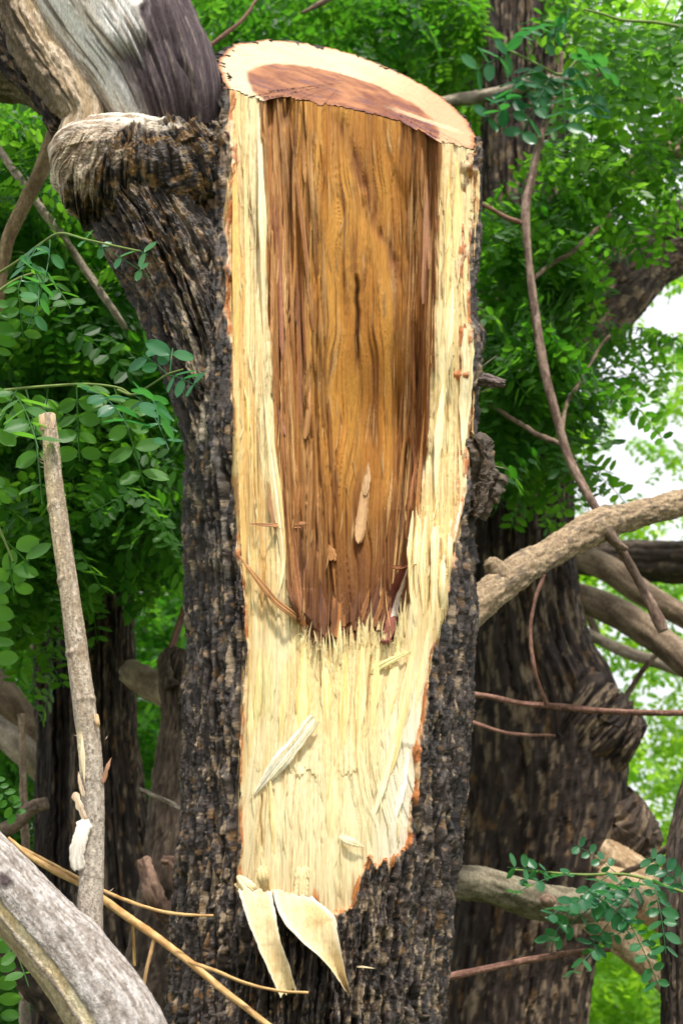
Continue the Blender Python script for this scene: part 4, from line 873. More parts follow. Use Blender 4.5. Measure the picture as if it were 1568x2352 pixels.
branch('thick pale brown branch at the right edge behind the bluish green leaves', [(1380, 2010, 3.9, 30), (1470, 2060, 3.85, 46), (1570, 2110, 3.8, 54), (1700, 2150, 3.8, 60)], smooth_fn(773, (0.34, 0.23, 0.13), (0.5, 0.36, 0.22), 2.0), 100, 60)
branch('thin dark brown branch rising slightly right, low on the big trunk', [(960, 2270, 3.0, 9), (1030, 2246, 3.0, 9), (1120, 2225, 3.0, 8), (1220, 2205, 3.0, 8), (1310, 2190, 3.0, 7), (1400, 2182, 3.0, 6)], red, 120, 22)
branch('dark twig rising to the right edge beside the upper broken stub', [(1420, 2010, 3.7, 6), (1480, 1985, 3.6, 6), (1530, 1950, 3.5, 7), (1620, 1890, 3.4, 7)], brn2, 60, 18, name='twig', cat='twig', group='thin bare twigs')
branch('dark twig leaning in the lower sky gap', [(1410, 1650, 4.6, 5), (1450, 1580, 4.6, 6), (1500, 1510, 4.6, 6), (1560, 1470, 4.6, 6)], brn2, 60, 16, name='twig', cat='twig', group='thin bare twigs')
branch('pale grey branch crossing behind the big trunk near the top', [(1000, 240, 4.0, 14), (1060, 226, 4.0, 15), (1140, 215, 3.95, 15), (1220, 190, 3.9, 16), (1300, 182, 3.9, 14), (1400, 160, 3.9, 10)], gry, 100, 26)
branch('brown branch coming in from the upper right corner', [(1470, 180, 4.2, 15), (1510, 215, 4.15, 17), (1570, 245, 4.1, 18), (1700, 300, 4.0, 20)], brn, 70, 26)
branch('thin branch at the top right corner edge', [(1490, 130, 4.4, 12), (1540, 105, 4.4, 12), (1640, 80, 4.4, 12)], gry, 60, 22)
branch('thick grey branch rising to the right edge, upper one of the pair', [(1330, 460, 4.9, 18), (1400, 420, 4.85, 22), (1480, 365, 4.8, 27), (1570, 300, 4.7, 30), (1700, 200, 4.6, 32)], brn, 120, 40)
branch('pale mottled grey branch rising to the right edge, lower one of the pair', [(1390, 445, 4.75, 18), (1440, 415, 4.7, 24), (1510, 370, 4.65, 26), (1600, 320, 4.6, 26), (1720, 250, 4.5, 28)], tanbr, 120, 40)
branch('thin reddish twig above the grey limb at the top left', [(440, 130, 3.0, 4), (480, 105, 3.0, 5), (520, 75, 3.0, 5), (560, 40, 3.0, 4), (600, -20, 3.0, 3)], red, 70, 16, name='twig', cat='twig', group='thin bare twigs')
branch('thin faint twig in the leaves at the top middle', [(690, 30, 3.4, 4), (740, 5, 3.4, 6), (800, -30, 3.4, 7)], brn2, 50, 16, name='twig', cat='twig', group='thin bare twigs')
branch('smooth brown stem curving down the left edge under the burl', [(190, 180, 2.75, 16), (160, 240, 2.75, 18), (126, 310, 2.75, 20), (95, 390, 2.75, 18), (60, 460, 2.75, 17), (22, 540, 2.75, 16), (6, 620, 2.75, 13), (-2, 720, 2.75, 10)], smooth_fn(780, (0.20, 0.135, 0.07), (0.33, 0.24, 0.13), 0.8), 200, 34)
branch('thin grey stem sloping down right across the left leaves', [(-60, 260, 2.95, 9), (0, 345, 2.95, 9), (50, 415, 2.95, 9), (110, 500, 2.95, 9), (190, 610, 3.0, 9), (265, 720, 3.0, 8), (300, 780, 3.05, 6)], gry, 180, 24)
branch('pale brown thick branch at the left edge, upper of the lower left group', [(-100, 1480, 4.6, 36), (0, 1590, 4.6, 36), (50, 1650, 4.65, 34), (110, 1730, 4.7, 30), (170, 1800, 4.8, 26)], brn, 90, 44)
branch('pale brown thick branch at the left edge, second from the top', [(-100, 1600, 4.5, 26), (0, 1680, 4.5, 30), (60, 1730, 4.5, 32), (120, 1790, 4.6, 30)], gry, 90, 44)
branch('slim upright brown stem at the lower left edge', [(48, 1640, 3.2, 8), (52, 1740, 3.2, 8), (56, 1880, 3.2, 9), (60, 2000, 3.2, 10), (60, 2300, 3.2, 10)], brn, 90, 20)
branch('dark short branch at the left edge above the grey branch', [(-20, 1920, 3.0, 18), (40, 1890, 3.0, 16), (70, 1858, 3.0, 15), (110, 1845, 3.0, 14)], brn2, 50, 26)
branch('thin brown stem leaning up between the left trunks', [(440, 1300, 3.5, 6), (432, 1370, 3.5, 7), (410, 1440, 3.5, 8), (390, 1500, 3.45, 9)], red, 60, 18)
branch('faint thin branch at the left edge behind the stick', [(-40, 1415, 4.8, 8), (40, 1468, 4.8, 9), (100, 1510, 4.8, 10), (200, 1560, 4.8, 10)], brn, 60, 18)
branch('thin grey twig sloping between the left dark trunk and the broken trunk', [(320, 1812, 3.0, 5), (360, 1830, 3.0, 5), (400, 1850, 3.0, 5), (440, 1870, 2.9, 4)], gry, 40, 14, name='twig', cat='twig', group='thin bare twigs')
branch('dark drooping limb under the grey branch in the bottom left corner', [(-80, 1980, 3.1, 60), (20, 2120, 3.1, 70), (120, 2230, 3.1, 70), (250, 2352, 3.1, 80), (330, 2500, 3.1, 80)], bark_fn(790, 0.4, 1, 1, (0.05, 0.038, 0.03), 0.5), 120, 80, M_BGBARK)
branch('slim grey stem in the bottom left corner', [(55, 2250, 3.3, 12), (58, 2352, 3.3, 13), (60, 2500, 3.3, 14)], gry, 40, 20)

# ---- front grey branch in the bottom left corner
YF = 2.05
def fb_fn(A, L, q, TH):
    lat = -np.sin(TH)
    n1 = fbm(A / 10, L / 60, 0, 800, 4); n2 = fbm(A / 3.5, L / 14, 0, 801, 3)
    # the camera sees angles near 0; the peeled band runs below the middle
    band = ss(0.17, 0.10, np.abs(lat + 0.42 + 0.06 * vn(L / 60, 0, 0, 5)))
    below = ss(-0.52, -0.62, lat)
    c = mixc(np.array([0.24, 0.205, 0.18]), np.array([0.44, 0.40, 0.38]), ss(-0.3, 0.4, n1 + 0.5 * n2))
    c = mixc(c, np.array([0.50, 0.45, 0.40]), 0.5 * ss(0.25, 0.45, n2)); c = mixc(c, np.array([0.09, 0.07, 0.055]), 0.6 * ss(0.28, 0.42, fbm(A / 3, L / 26, 0, 803, 3)))
    c = mixc(c, mixc(np.array([0.66, 0.48, 0.26]), np.array([0.74, 0.62, 0.42]), ss(-0.3, 0.3, n1)), band)
    c = mixc(c, mixc(np.array([0.33, 0.25, 0.15]), np.array([0.45, 0.36, 0.24]), ss(-0.3, 0.4, n1)), below)
    c = mixc(c, np.array([0.12, 0.09, 0.07]), 0.7 * ss(0.05, 0.02, np.abs(np.abs(lat + 0.42) - 0.17)) * ss(-0.1, 0.2, n2))
    sp = ss(34, 12, np.hypot(L - 260, (lat - 0.5) * 110)); c = mixc(c, np.array([0.50, 0.20, 0.10]), 0.6 * sp)
    kn = ss(26, 8, np.hypot(L - 590, (lat - 0.25) * 100)); c = mixc(c, np.array([0.07, 0.05, 0.05]), kn)
    off = 2.6 * n1 + 1.6 * n2 - 5 * band + 5 * kn * np.clip(n2 + .4, 0, 1) + 7 * np.exp(-((L - 800) / 40) ** 2) * ss(0.3, 0.9, lat)
    return off, c
fb = empty('grey_branch', P(420, 2700, YF), 'thick grey branch with a peeled tan band in the bottom left corner', 'branch')
tube('stem', [(-330, 1700, YF + .1, 62), (-150, 1870, YF + .05, 68), (-50, 1970, YF, 74), (60, 2090, YF, 80), (150, 2190, YF, 86), (215, 2270, YF, 94), (270, 2360, YF, 102), (310, 2470, YF, 108), (340, 2620, YF, 112), (360, 2800, YF, 116)], 460, 150, M_BRANCH, fb, fb_fn)
# ---- upright broken stick
YK = 2.12
def stick_fn(A, L, q, TH):
    n1 = fbm(A / 7, L / 50, 0, 820, 4); n2 = fbm(A / 2.5, L / 8, 0, 821, 3)
    c = mixc(np.array([0.30, 0.23, 0.16]), np.array([0.50, 0.42, 0.33]), ss(-0.3, 0.4, n1 + 0.5 * n2))
    py = q[:, 1][:, None]; lat = -np.sin(TH)
    c = mixc(c, np.array([0.62, 0.48, 0.30]), 0.75 * ss(1500, 1150, py) * ss(0.3, -0.5, lat + n1 * 0.5))
    c = mixc(c, np.array([0.42, 0.38, 0.34]), 0.5 * ss(1500, 1900, py))
    c = mixc(c, np.array([0.13, 0.09, 0.06]), 0.7 * ss(0.28, 0.42, n2 + 0.3 * n1))
    pl = ss(-0.35, -0.5, lat) * ss(1665, 1690, py + 14 * n2) * ss(1790, 1760, py); c = mixc(c, np.array([0.82, 0.68, 0.45]), pl)
    node = np.zeros_like(L)
    for p_ in (1160, 1330, 1500, 1610, 1790, 2010): node = node + 0.6 * (1 + lat * math.sin(p_)) * np.exp(-((py - p_ - 8 * lat * math.cos(p_)) / 6.0) ** 2)
    return 1.3 * n1 + 1.0 * n2 + 2.6 * node - 1.8 * pl + 1.2 * vn(A / 6, L / 300, 0, 822), mixc(c, np.array([0.16, 0.11, 0.08]), 0.35 * node.clip(0, 1))
sk = empty('broken_stick', P(208, 2150, YK), 'upright pale broken stick standing in front of the left dark trunks', 'stick')
tube('stem', [(109, 952, YK, 15), (115, 1000, YK, 18), (124, 1100, YK, 20), (137, 1200, YK, 21), (150, 1290, YK, 22), (165, 1400, YK, 23), (180, 1520, YK, 25), (193, 1620, YK, 26), (206, 1720, YK, 27), (214, 1850, YK, 26), (212, 1980, YK, 27), (207, 2080, YK, 29), (208, 2160, YK, 27)], 620, 70, M_BRANCH, sk, stick_fn)
def sk_spl(path, wd, **kw):
    n_ = kw.pop('name', 'splinter'); v, f, c = splinter_geo([(a, b, (D0 - YK) / KP + w_) for a, b, w_ in path], wd, **kw); return mesh(n_, v, f, M_SPL, sk, c)
sk_spl([(98, 990, 14), (97, 968, 16), (95, 950, 14)], 14, c0=(0.6, 0.45, 0.3), seed=170, tip=(0.8, 0.3), jag=.6)
sk_spl([(118, 985, 14), (121, 962, 12), (119, 947, 8)], 13, c0=(0.5, 0.38, 0.26), seed=171, tip=(0.8, 0.3), jag=.6)
tag(sk_spl([(199, 1880, 28), (186, 1920, 34), (176, 1965, 32), (183, 2002, 24)], 33, c0=(0.84, 0.78, 0.70), c1=(0.8, 0.7, 0.58), seed=172, tip=(0.3, 0.5), jag=.5, name='peeled_bark'), 'white peeled flap hanging on the left of the stick')
sk_spl([(170, 1820, 26), (182, 1850, 30), (196, 1885, 30)], 16, c0=(0.6, 0.48, 0.36), seed=173, tip=(0.5, 0.5), jag=.6, name='peeled_bark')
sk_spl([(180, 1772, 22), (184, 1800, 26), (192, 1830, 28)], 10, c0=(0.62, 0.5, 0.38), seed=174, tip=(0, .6), name='peeled_bark')
sk_spl([(188, 1680, 24), (190, 1740, 26), (194, 1800, 24)], 12, c0=(0.85, 0.72, 0.5), seed=175, name='peeled_bark')
sk_spl([(220, 1640, 20), (224, 1660, 24), (225, 1672, 20)], 10, c0=(0.6, 0.42, 0.25), seed=176, tip=(.3, .3), name='peeled_bark')
sk_spl([(256, 1740, 6), (246, 1765, 8), (236, 1800, 6)], 10, c0=(0.45, 0.25, 0.16), seed=177, tip=(0, .5), name='peeled_bark')
geo = [splinter_geo([(a, b, (D0 - YK) / KP + 18), ((a + c_) / 2, (b + d_) / 2 + 2, (D0 - YK) / KP + 20), (c_, d_, (D0 - YK) / KP + 16)], 2.0, c0=(0.45, 0.35, 0.25), seed=i) for i, (a, b, c_, d_) in enumerate([(104, 1060, 86, 1048), (104, 1066, 88, 1056), (106, 1072, 90, 1070), (105, 1064, 92, 1040), (190, 1690, 168, 1688), (166, 1330, 160, 1350), (244, 2050, 262, 2040), (240, 1700, 247, 1690)])]
v, f, c = join_geo(geo); tag(mesh('fibres', v, f, M_SPL, sk, c), kind='stuff')

# ---- yellow twigs
yel = smooth_fn(840, (0.38, 0.21, 0.07), (0.58, 0.36, 0.15), 0.35)
def twig(label, pts, parts=(), fn=yel, group='yellow brown twigs at the lower left'):
    return branch(label, pts, fn, 200, 18, M_TWIG, 'twig', 'twig', group, parts=parts)
twig('thickest yellow brown twig running from behind the stick down to the bottom edge', [(20, 1925, 2.3, 4), (70, 1968, 2.28, 6), (130, 2003, 2.25, 8), (185, 2030, 2.22, 9), (245, 2072, 2.18, 9), (300, 2112, 2.14, 9), (355, 2150, 2.1, 9), (428, 2205, 2.06, 8), (500, 2265, 2.04, 8), (555, 2308, 2.02, 7), (640, 2375, 2.0, 7), (760, 2470, 1.98, 6)],
     parts=[('side_twig', [(428, 2207, 2.06, 4.5), (500, 2233, 2.0, 4), (560, 2258, 2.0, 3.5), (640, 2277, 2.0, 3.2), (708, 2281, 2.0, 3)], yel), ('side_twig', [(356, 2152, 2.1, 5), (346, 2190, 2.1, 4.5), (336, 2230, 2.1, 4), (330, 2265, 2.1, 4)], smooth_fn(841, (0.4, 0.22, 0.1), (0.55, 0.34, 0.16), 0.4)),
            ('side_twig', [(304, 2118, 2.14, 3), (307, 2160, 2.14, 3.5), (309, 2220, 2.14, 3.8)], smooth_fn(842, (0.34, 0.2, 0.05), (0.5, 0.33, 0.1), 0.3))])
twig('thin yellow twig ending on the dark bark of the broken trunk', [(20, 1930, 2.34, 3), (75, 1962, 2.3, 4.5), (140, 1996, 2.25, 4), (240, 2048, 2.15, 4), (310, 2076, 2.08, 4), (370, 2094, 2.05, 3.6), (430, 2102, 2.04, 3.4), (490, 2104, 2.04, 3)])

# ---- debris on the right edge of the broken trunk
nest = bark_fn(860, 0.7, 1.4, 1.4, (0.16, 0.11, 0.06), 0.3)
tube('bark_flap', [(1082, 1005, w2y(60), 7), (1100, 1030, w2y(70), 11), (1112, 1070, w2y(70), 13), (1104, 1110, w2y(60), 17), (1100, 1150, w2y(60), 15), (1086, 1185, w2y(50), 9)], 90, 50, M_BARK, tree, nest, smooth=False)
tube('bark_flap', [(1112, 1140, w2y(60), 10), (1128, 1110, w2y(60), 9), (1140, 1085, w2y(60), 5)], 40, 24, M_BARK, tree, nest, smooth=False)
tube('twig_stub', [(1086, 872, w2y(40), 10), (1110, 872, w2y(40), 9), (1135, 876, w2y(40), 6), (1160, 880, w2y(40), 2.5)], 60, 24, M_BARK, tree, bark_fn(861, 0.25, 2, 2, (0.14, 0.09, 0.08), 0.5), smooth=False)
geo = [splinter_geo([(a, b, 40), ((a + c_) / 2, (b + d_) / 2, 44), (c_, d_, 40)], 2.2, c0=(0.25, 0.2, 0.16), seed=i) for i, (a, b, c_, d_) in enumerate([(1098, 848, 1145, 812), (1090, 905, 1145, 884), (1108, 1064, 1170, 1078), (1122, 1073, 1142, 1085), (1105, 1050, 1112, 1015)])]
v, f, c = join_geo(geo); mesh('hair_roots', v, f, M_SPL, tree, c)

# ================================================================== LEAVES
def leaflet_arr(L, Wd, detail):
    """leaflet along +x, side +-y, normal z"""
    if detail:
        t = np.array([0, .12, .3, .5, .7, .87, 1.0]); hw_ = np.array([0.02, .28, .46, .5, .46, .3, 0.03]) * Wd
        V = []
        for a, h_ in zip(t, hw_):
            for s in (-1, -.5, 0, .5, 1): V.append((a * L, s * h_, 0.10 * Wd * abs(s) - 0.10 * L * a * a))
        return np.array(V), grid_faces(7, 5)
    V = np.array([(0, 0, 0), (.25, .42, .05), (.72, .42, .02), (1, 0, -.08), (.72, -.42, .02), (.25, -.42, .05)]) * [L, Wd, Wd]
    return V, np.array([(0, 3, 2, 1), (0, 5, 4, 3)])
def compound(n, L, Wd, gap, detail, seed, rachis=True, taper=0.25):
    """one pinnate leaf: rachis along +x, leaflets to +-y; returns V, quads, rnd"""
    r = np.random.RandomState(seed); v0, f0 = leaflet_arr(1, 1, detail)
    V, Fq, off = [], [], 0
    total = gap * (n + 0.5)
    items = [(gap * (i + 1), s) for i in range(n) for s in (-1, 1)]
    R = []
    for x, s in items:
        k = 1 - taper * abs(x / total - 0.6) + r.uniform(-.2, .12)
        v = v0 * [L * k, Wd * k, Wd * k]
        a = s * math.radians(r.uniform(62, 84)); b = math.radians(r.uniform(-34, 20)); rl = math.radians(r.uniform(-38, 38))
        y_, z_ = v[:, 1] * math.cos(rl) - v[:, 2] * math.sin(rl), v[:, 1] * math.sin(rl) + v[:, 2] * math.cos(rl)
        x_ = v[:, 0] * math.cos(b); z_ = z_ + v[:, 0] * math.sin(b)
        V.append(np.stack([x + x_ * math.cos(a) - y_ * math.sin(a), x_ * math.sin(a) + y_ * math.cos(a) + s * 0.04 * L, z_ - 0.35 * x * x / total], -1)); Fq.append(f0 + off); off += len(v0)
        R.append(np.full(len(v0), r.uniform(0, 1)))
    if rachis:
        xs = np.linspace(0, total, 7); zz = -0.35 * xs * xs / total; hw_ = 0.035 * L
        ring = [(0, hw_), (-hw_ * .87, -hw_ * .5), (hw_ * .87, -hw_ * .5)]
        V.append(np.array([(x, a, z + b) for x, z in zip(xs, zz) for a, b in ring])); Fq.append(grid_faces(7, 3, True) + off); R.append(np.full(21, 0.9))
    return np.concatenate(V), np.concatenate(Fq), np.concatenate(R)
def instance(tmpls, C, X, Z, sc, tint):
    """place templates: C positions, X rachis directions, Z approximate normals"""
    X = X / np.linalg.norm(X, axis=1)[:, None]; Y_ = np.cross(Z, X); Y_ /= np.linalg.norm(Y_, axis=1)[:, None] + 1e-9; Zn = np.cross(X, Y_)
    M = np.stack([X, Y_, Zn], 1) * sc[:, None, None]              # rows
    VV, FF, RR, off = [], [], [], 0; which = np.arange(len(C)) % len(tmpls)
    for k, (v, f, r) in enumerate(tmpls):
        idx = np.where(which == k)[0]
        if not len(idx): continue
        W = np.einsum('vj,njk->nvk', v, M[idx]) + C[idx][:, None]
        VV.append(W.reshape(-1, 3)); n = len(idx)
        FF.append((f[None] + (np.arange(n) * len(v))[:, None, None] + off).reshape(-1, 4)); off += n * len(v)
        RR.append(np.clip(0.35 * r[None] + 0.65 * tint[idx][:, None], 0, 1).ravel())
    return np.concatenate(VV), np.concatenate(FF), np.concatenate(RR)
TM = [compound(n, 0.042, 0.024, 0.0225, False, s) for n, s in ((6, 1), (7, 2), (5, 3), (8, 4), (6, 5), (9, 6))]
def foliage(name, regions, seed, mat, parent=None, tm=TM, leaves=9, hole=None, tilt=0.5):
    """regions: (x0, y0, x1, y1, Y0, Y1, sprigs, scale, tint)"""
    r = np.random.RandomState(seed); Cs, Xs, Zs, Ss, Ts = [], [], [], [], []; tw = []
    for (x0, y0, x1, y1, Y0, Y1, n, sc, tint) in regions:
        px = r.uniform(x0, x1, n); py = r.uniform(y0, y1, n); Y = r.uniform(Y0, Y1, n)
        if hole is not None:
            ok = hole(px, py) < r.uniform(0, 1, n); px, py, Y = px[ok], py[ok], Y[ok]; n = len(px)
        c = P(px, py, Y); az = r.uniform(0, 2 * math.pi, n); dip = r.uniform(-1.0, 0.25, n)
        d = np.stack([np.cos(az) * np.cos(dip), np.sin(az) * np.cos(dip), np.sin(dip)], -1)
        tnt = np.clip(tint + r.normal(0, .16, n), 0, 1)
        for k in range(leaves):
            s = 1 if k % 2 else -1; t = (k - leaves / 2) * 0.036 * sc
            side = np.cross(d, [0, 0, 1.0]); side /= np.linalg.norm(side, axis=1)[:, None] + 1e-6
            dd = d * r.uniform(.25, .8, (n, 1)) + side * s + np.array([0, 0, -1.0]) * r.uniform(0.0, .9, (n, 1))
            z = np.array([0, 0, 1.0]) + r.normal(0, tilt, (n, 3))
            Cs.append(c + d * t + np.array([0, 0, -1.0]) * t * t * 0.9); Xs.append(dd); Zs.append(z); Ss.append(sc * r.uniform(.75, 1.2, n)); Ts.append(np.clip(tnt + r.normal(0, .1, n), 0, 1))
        L_ = leaves * 0.018 * sc
        for a, b in zip(c[::2], d[::2]):
            p = [a - b * L_ * 1.5 + [0, 0, .02], a, a + b * L_ - [0, 0, L_ * L_ * .9]]; tw.append(p)
    V, Fq, R = instance(tm, np.concatenate(Cs), np.concatenate(Xs), np.concatenate(Zs), np.concatenate(Ss), np.concatenate(Ts))
    # twigs as thin three-sided tubes
    tw = np.array(tw); rr = 0.0022
    off3 = np.array([(0, 0, 1), (.87, 0, -.5), (-.87, 0, -.5)]) * rr
    tv = (tw[:, :, None, :] + off3[None, None]).reshape(-1, 3); tf = grid_faces(3, 3, True)
    tfs = (tf[None] + (np.arange(len(tw)) * 9)[:, None, None] + len(V)).reshape(-1, 4)
    V = np.concatenate([V, tv]); Fq = np.concatenate([Fq, tfs]); R = np.concatenate([R, np.full(len(tv), 0.3)])
    return mesh(name, V, Fq, mat, parent, None, False, R)

# crowns of the middle distance
def hole_mid(px, py):      # sky gap at the right and clear stretches of trunk
    h = 0.93 * np.exp(-(((px - 1430) / 150) ** 2 + ((py - 1010) / 150) ** 2))
    h = np.maximum(h, 0.9 * ss(1290, 1310, px) * ss(760, 900, py))
    h = np.maximum(h, 0.92 * ss(100, 50, np.abs(px - 1195)) * ss(210, 260, py) * ss(480, 420, py))
    h = np.maximum(h, 0.9 * ss(90, 50, np.abs(px - 1180)) * ss(60, 20, py))
    h = np.maximum(h, 1.0 * ss(1270, 1340, px) * ss(165, 110, np.abs(py - (660 - (px - 1400) * 0.75))))
    h = np.maximum(h, 0.6 * ss(1250, 1330, px) * ss(0.0, 0.35, fbm(px / 70, py / 70, 0, 901, 2)))
    return h
foliage('crown', [(1330, -60, 1640, 330, 3.5, 4.3, 20, .95, .35), (1330, -40, 1600, 560, 3.4, 4.2, 14, .95, .5), (1120, 470, 1330, 860, 3.4, 4.0, 50, .95, .3), (1300, 330, 1600, 620, 3.4, 4.2, 16, .95, .3), (1110, -60, 1330, 700, 4.7, 5.6, 26, 1.0, .35),
                  (1090, 850, 1290, 1060, 3.5, 4.0, 16, .95, .2), (1280, 700, 1480, 900, 3.5, 4.3, 18, .9, .4), (480, -60, 1110, 100, 3.8, 5.0, 60, .95, .1), (880, 60, 1110, 330, 4.4, 5.6, 14, .95, .4), (1300, 880, 1400, 960, 3.5, 3.9, 4, .7, .1)],
        31, M_LEAF_MID, tr, hole=hole_mid)
foliage('crown', [(-60, 180, 240, 560, 3.0, 4.6, 60, .95, .2), (-60, 500, 430, 900, 3.0, 4.7, 120, .95, .1), (-60, 850, 440, 1150, 3.0, 4.6, 110, .95, .1), (90, 1080, 440, 1270, 3.2, 3.8, 30, .9, .25), (-60, 1100, 90, 1420, 3.0, 3.8, 20, 1.0, .3)],
        32, M_LEAF_MID, tl2)
# farther tree masses
def hole_far(px, py):
    n = 0.5 + 0.9 * fbm(px / 90, py / 90, 0, 900, 3)
    h = 1.05 * np.exp(-(((px - 1400) / 140) ** 2 + ((py - 1030) / 150) ** 2) * 1.2)
    h = np.maximum(h, 1.15 * np.exp(-(((px - 1430) / 100) ** 2 + ((py - 1520) / 130) ** 2)))
    h = np.maximum(h, ss(1050, 1250, px) * (0.25 + 0.65 * n) * ss(2352, 1600, py))
    h = np.maximum(h, 1.1 * ss(0.45, 0.65, n) * ss(1250, 1400, px) * ss(1000, 800, py))
    h = np.maximum(h, 0.9 * n * np.exp(-(((px - 380) / 60) ** 2 + ((py - 1240) / 110) ** 2)) * 1.4)
    h = np.maximum(h, 1.3 * n * np.exp(-(((px - 1030) / 130) ** 2 + ((py - 130) / 130) ** 2)))
    return h
TMF = [compound(n, 0.040, 0.024, 0.022, False, s, rachis=False) for n, s in ((5, 11), (6, 12), (4, 13))]
f1 = foliage('foliage', [(-200, -200, 520, 2500, 6.5, 9, 900, 1.5, .15), (480, -250, 1150, 420, 7, 11, 560, 1.5, .35), (-200, 1300, 520, 2500, 5.5, 8, 420, 1.3, .15)], 41, M_LEAF_MID, tm=TMF, hole=hole_far)
tag(f1, 'green leafy mass behind the left dark trunks', kind='stuff')
f2 = foliage('foliage', [(1050, -250, 1780, 1500, 7.5, 12, 620, 1.5, .4), (1050, 1400, 1780, 2550, 7, 11, 700, 1.4, .6)], 42, M_LEAF_FAR, tm=TMF, hole=hole_far)
tag(f2, 'bright leafy mass beyond the big dark tree on the right', kind='stuff')
# distant tree line and closing woodland all round the horizon
r_ = np.random.RandomState(9); n_ = 5200
az = r_.uniform(-1.0, 1.0, n_); dist = r_.uniform(16, 34, n_); zt = r_.uniform(-.2, 1, n_) ** 1.0 * dist * 0.42
Cd = np.stack([np.sin(az) * dist, np.cos(az) * dist, np.abs(zt)], -1)
pxd, pyd = PX(Cd[:, 0], Cd[:, 1], Cd[:, 2]); ok = hole_far(pxd, pyd) * 1.05 < r_.uniform(0, 1, n_) 
Cd = Cd[ok]; n_ = len(Cd)
V, Fq, R = instance(TMF, Cd, r_.normal(0, 1, (n_, 3)) - [0, 0, .3], r_.normal(0, .5, (n_, 3)) + [0, -.2, 1], r_.uniform(3, 5.5, n_), r_.uniform(.2, .9, n_))
tag(mesh('woodland', V, Fq, M_LEAF_FAR, None, None, False, R), 'far bright green woodland behind everything', kind='stuff')

# ---- leafy sprays one can tell apart
def leafy(label, stem, leaves, mat, group='leafy twigs close to the camera', sz=1.0, tint=.5, stemr=4, seed=0):
    """stem: (px,py,Y); leaves: (base px,py,Y, tip px,py,Y, pairs, leaflet length px, facing)"""
    root = empty('leafy_twig', P(*stem[0]), label, 'leafy twig', group)
    tube('stem', [(a, b, c, stemr * (1 - 0.5 * i / len(stem))) for i, (a, b, c) in enumerate(stem)], 90, 12, M_TWIG, root, None, (0.16, 0.22, 0.05))
    for i, (bx, by, bY, tx, ty, tY, n, Lp, facing) in enumerate(leaves):
        a, b = P(bx, by, bY), P(tx, ty, tY); X = b - a; ln = np.linalg.norm(X); L = 1.12 * Lp * KK(by, bY)
        T = compound(n, L, L * 0.64, ln / (n + 0.5), True, seed * 50 + i)
        z = {'cam': np.array([0.1, -1, 0.25]), 'up': np.array([0, -0.25, 1.0]), 'side': np.array([0.7, -0.5, 0.5])}[facing]
        V, Fq, R = instance([T], a[None], X[None], z[None], np.array([1.0]), np.array([tint + 0.25 * math.sin(i * 2.3)]))
        mesh('leaf', V, Fq, mat, root, None, True, R)
    return root
leafy('leafy twig with round green leaflets hanging above the broken stick', [(-60, 905, 2.2), (40, 893, 2.2), (120, 886, 2.2), (200, 882, 2.2), (270, 890, 2.2), (300, 906, 2.2)],
      [(176, 884, 2.2, 180, 1040, 2.2, 4, 52, 'cam'), (262, 888, 2.2, 332, 1078, 2.18, 4, 56, 'cam'), (110, 890, 2.2, 96, 1010, 2.25, 4, 40, 'cam'), (40, 893, 2.2, -30, 1040, 2.1, 5, 60, 'side'), (60, 893, 2.25, 110, 1050, 2.1, 4, 56, 'up'), (20, 895, 2.2, 95, 930, 2.05, 5, 55, 'up'),
       (190, 884, 2.2, 300, 905, 2.1, 5, 40, 'up')], M_LEAF_NEAR, seed=1, tint=.6)
leafy('leafy twig with pointed dark leaflets reaching over the bark of the broken trunk', [(270, 895, 2.2), (305, 906, 2.18), (345, 885, 2.14), (384, 860, 2.1), (420, 848, 2.08)],
      [(384, 860, 2.1, 330, 800, 2.1, 2, 44, 'cam'), (390, 856, 2.1, 396, 790, 2.1, 1, 56, 'cam'), (385, 862, 2.1, 440, 862, 2.05, 3, 42, 'cam'), (310, 908, 2.16, 400, 960, 2.06, 4, 40, 'up'), (310, 906, 2.16, 420, 890, 2.0, 5, 50, 'side'), (200, 900, 2.2, 300, 890, 2.05, 4, 50, 'up')], M_LEAF_TEAL, seed=2, tint=.4, stemr=3)
leafy('single arching leafy twig below the burl ending in a pale round leaflet', [(-40, 650, 2.3), (40, 600, 2.25), (100, 555, 2.2), (140, 535, 2.15), (200, 550, 2.1), (300, 572, 2.06), (322, 576, 2.05)],
      [(160, 540, 2.12, 318, 575, 2.05, 4, 30, 'cam'), (318, 575, 2.05, 336, 578, 2.04, 1, 34, 'cam'), (100, 556, 2.2, 30, 600, 2.1, 4, 40, 'up'), (60, 590, 2.2, 130, 640, 2.1, 4, 42, 'side'), (115, 550, 2.2, 120, 700, 2.12, 4, 40, 'side')], M_LEAF_TEAL, seed=3, tint=.75, stemr=3.5)
leafy('leafy twig at the left edge below the arching one', [(-80, 720, 2.4), (-20, 680, 2.4), (40, 640, 2.4), (100, 620, 2.4)],
      [(-10, 670, 2.4, -20, 800, 2.4, 5, 44, 'cam'), (40, 640, 2.4, 50, 760, 2.4, 5, 40, 'cam'), (80, 625, 2.4, 170, 640, 2.3, 5, 40, 'up')], M_LEAF_NEAR, seed=4, tint=.3)
leafy('leafy twig with large drooping leaflets at the left edge beside the stick', [(-60, 1130, 2.3), (-20, 1180, 2.3), (10, 1240, 2.3), (30, 1290, 2.3)],
      [(10, 1240, 2.3, 70, 1290, 2.3, 2, 58, 'cam'), (20, 1270, 2.3, 30, 1360, 2.3, 2, 54, 'cam'), (-40, 1150, 2.3, 10, 1110, 2.3, 3, 40, 'cam'), (-30, 1330, 2.3, -20, 1520, 2.3, 5, 50, 'cam')], M_LEAF_NEAR, seed=5, tint=.7)
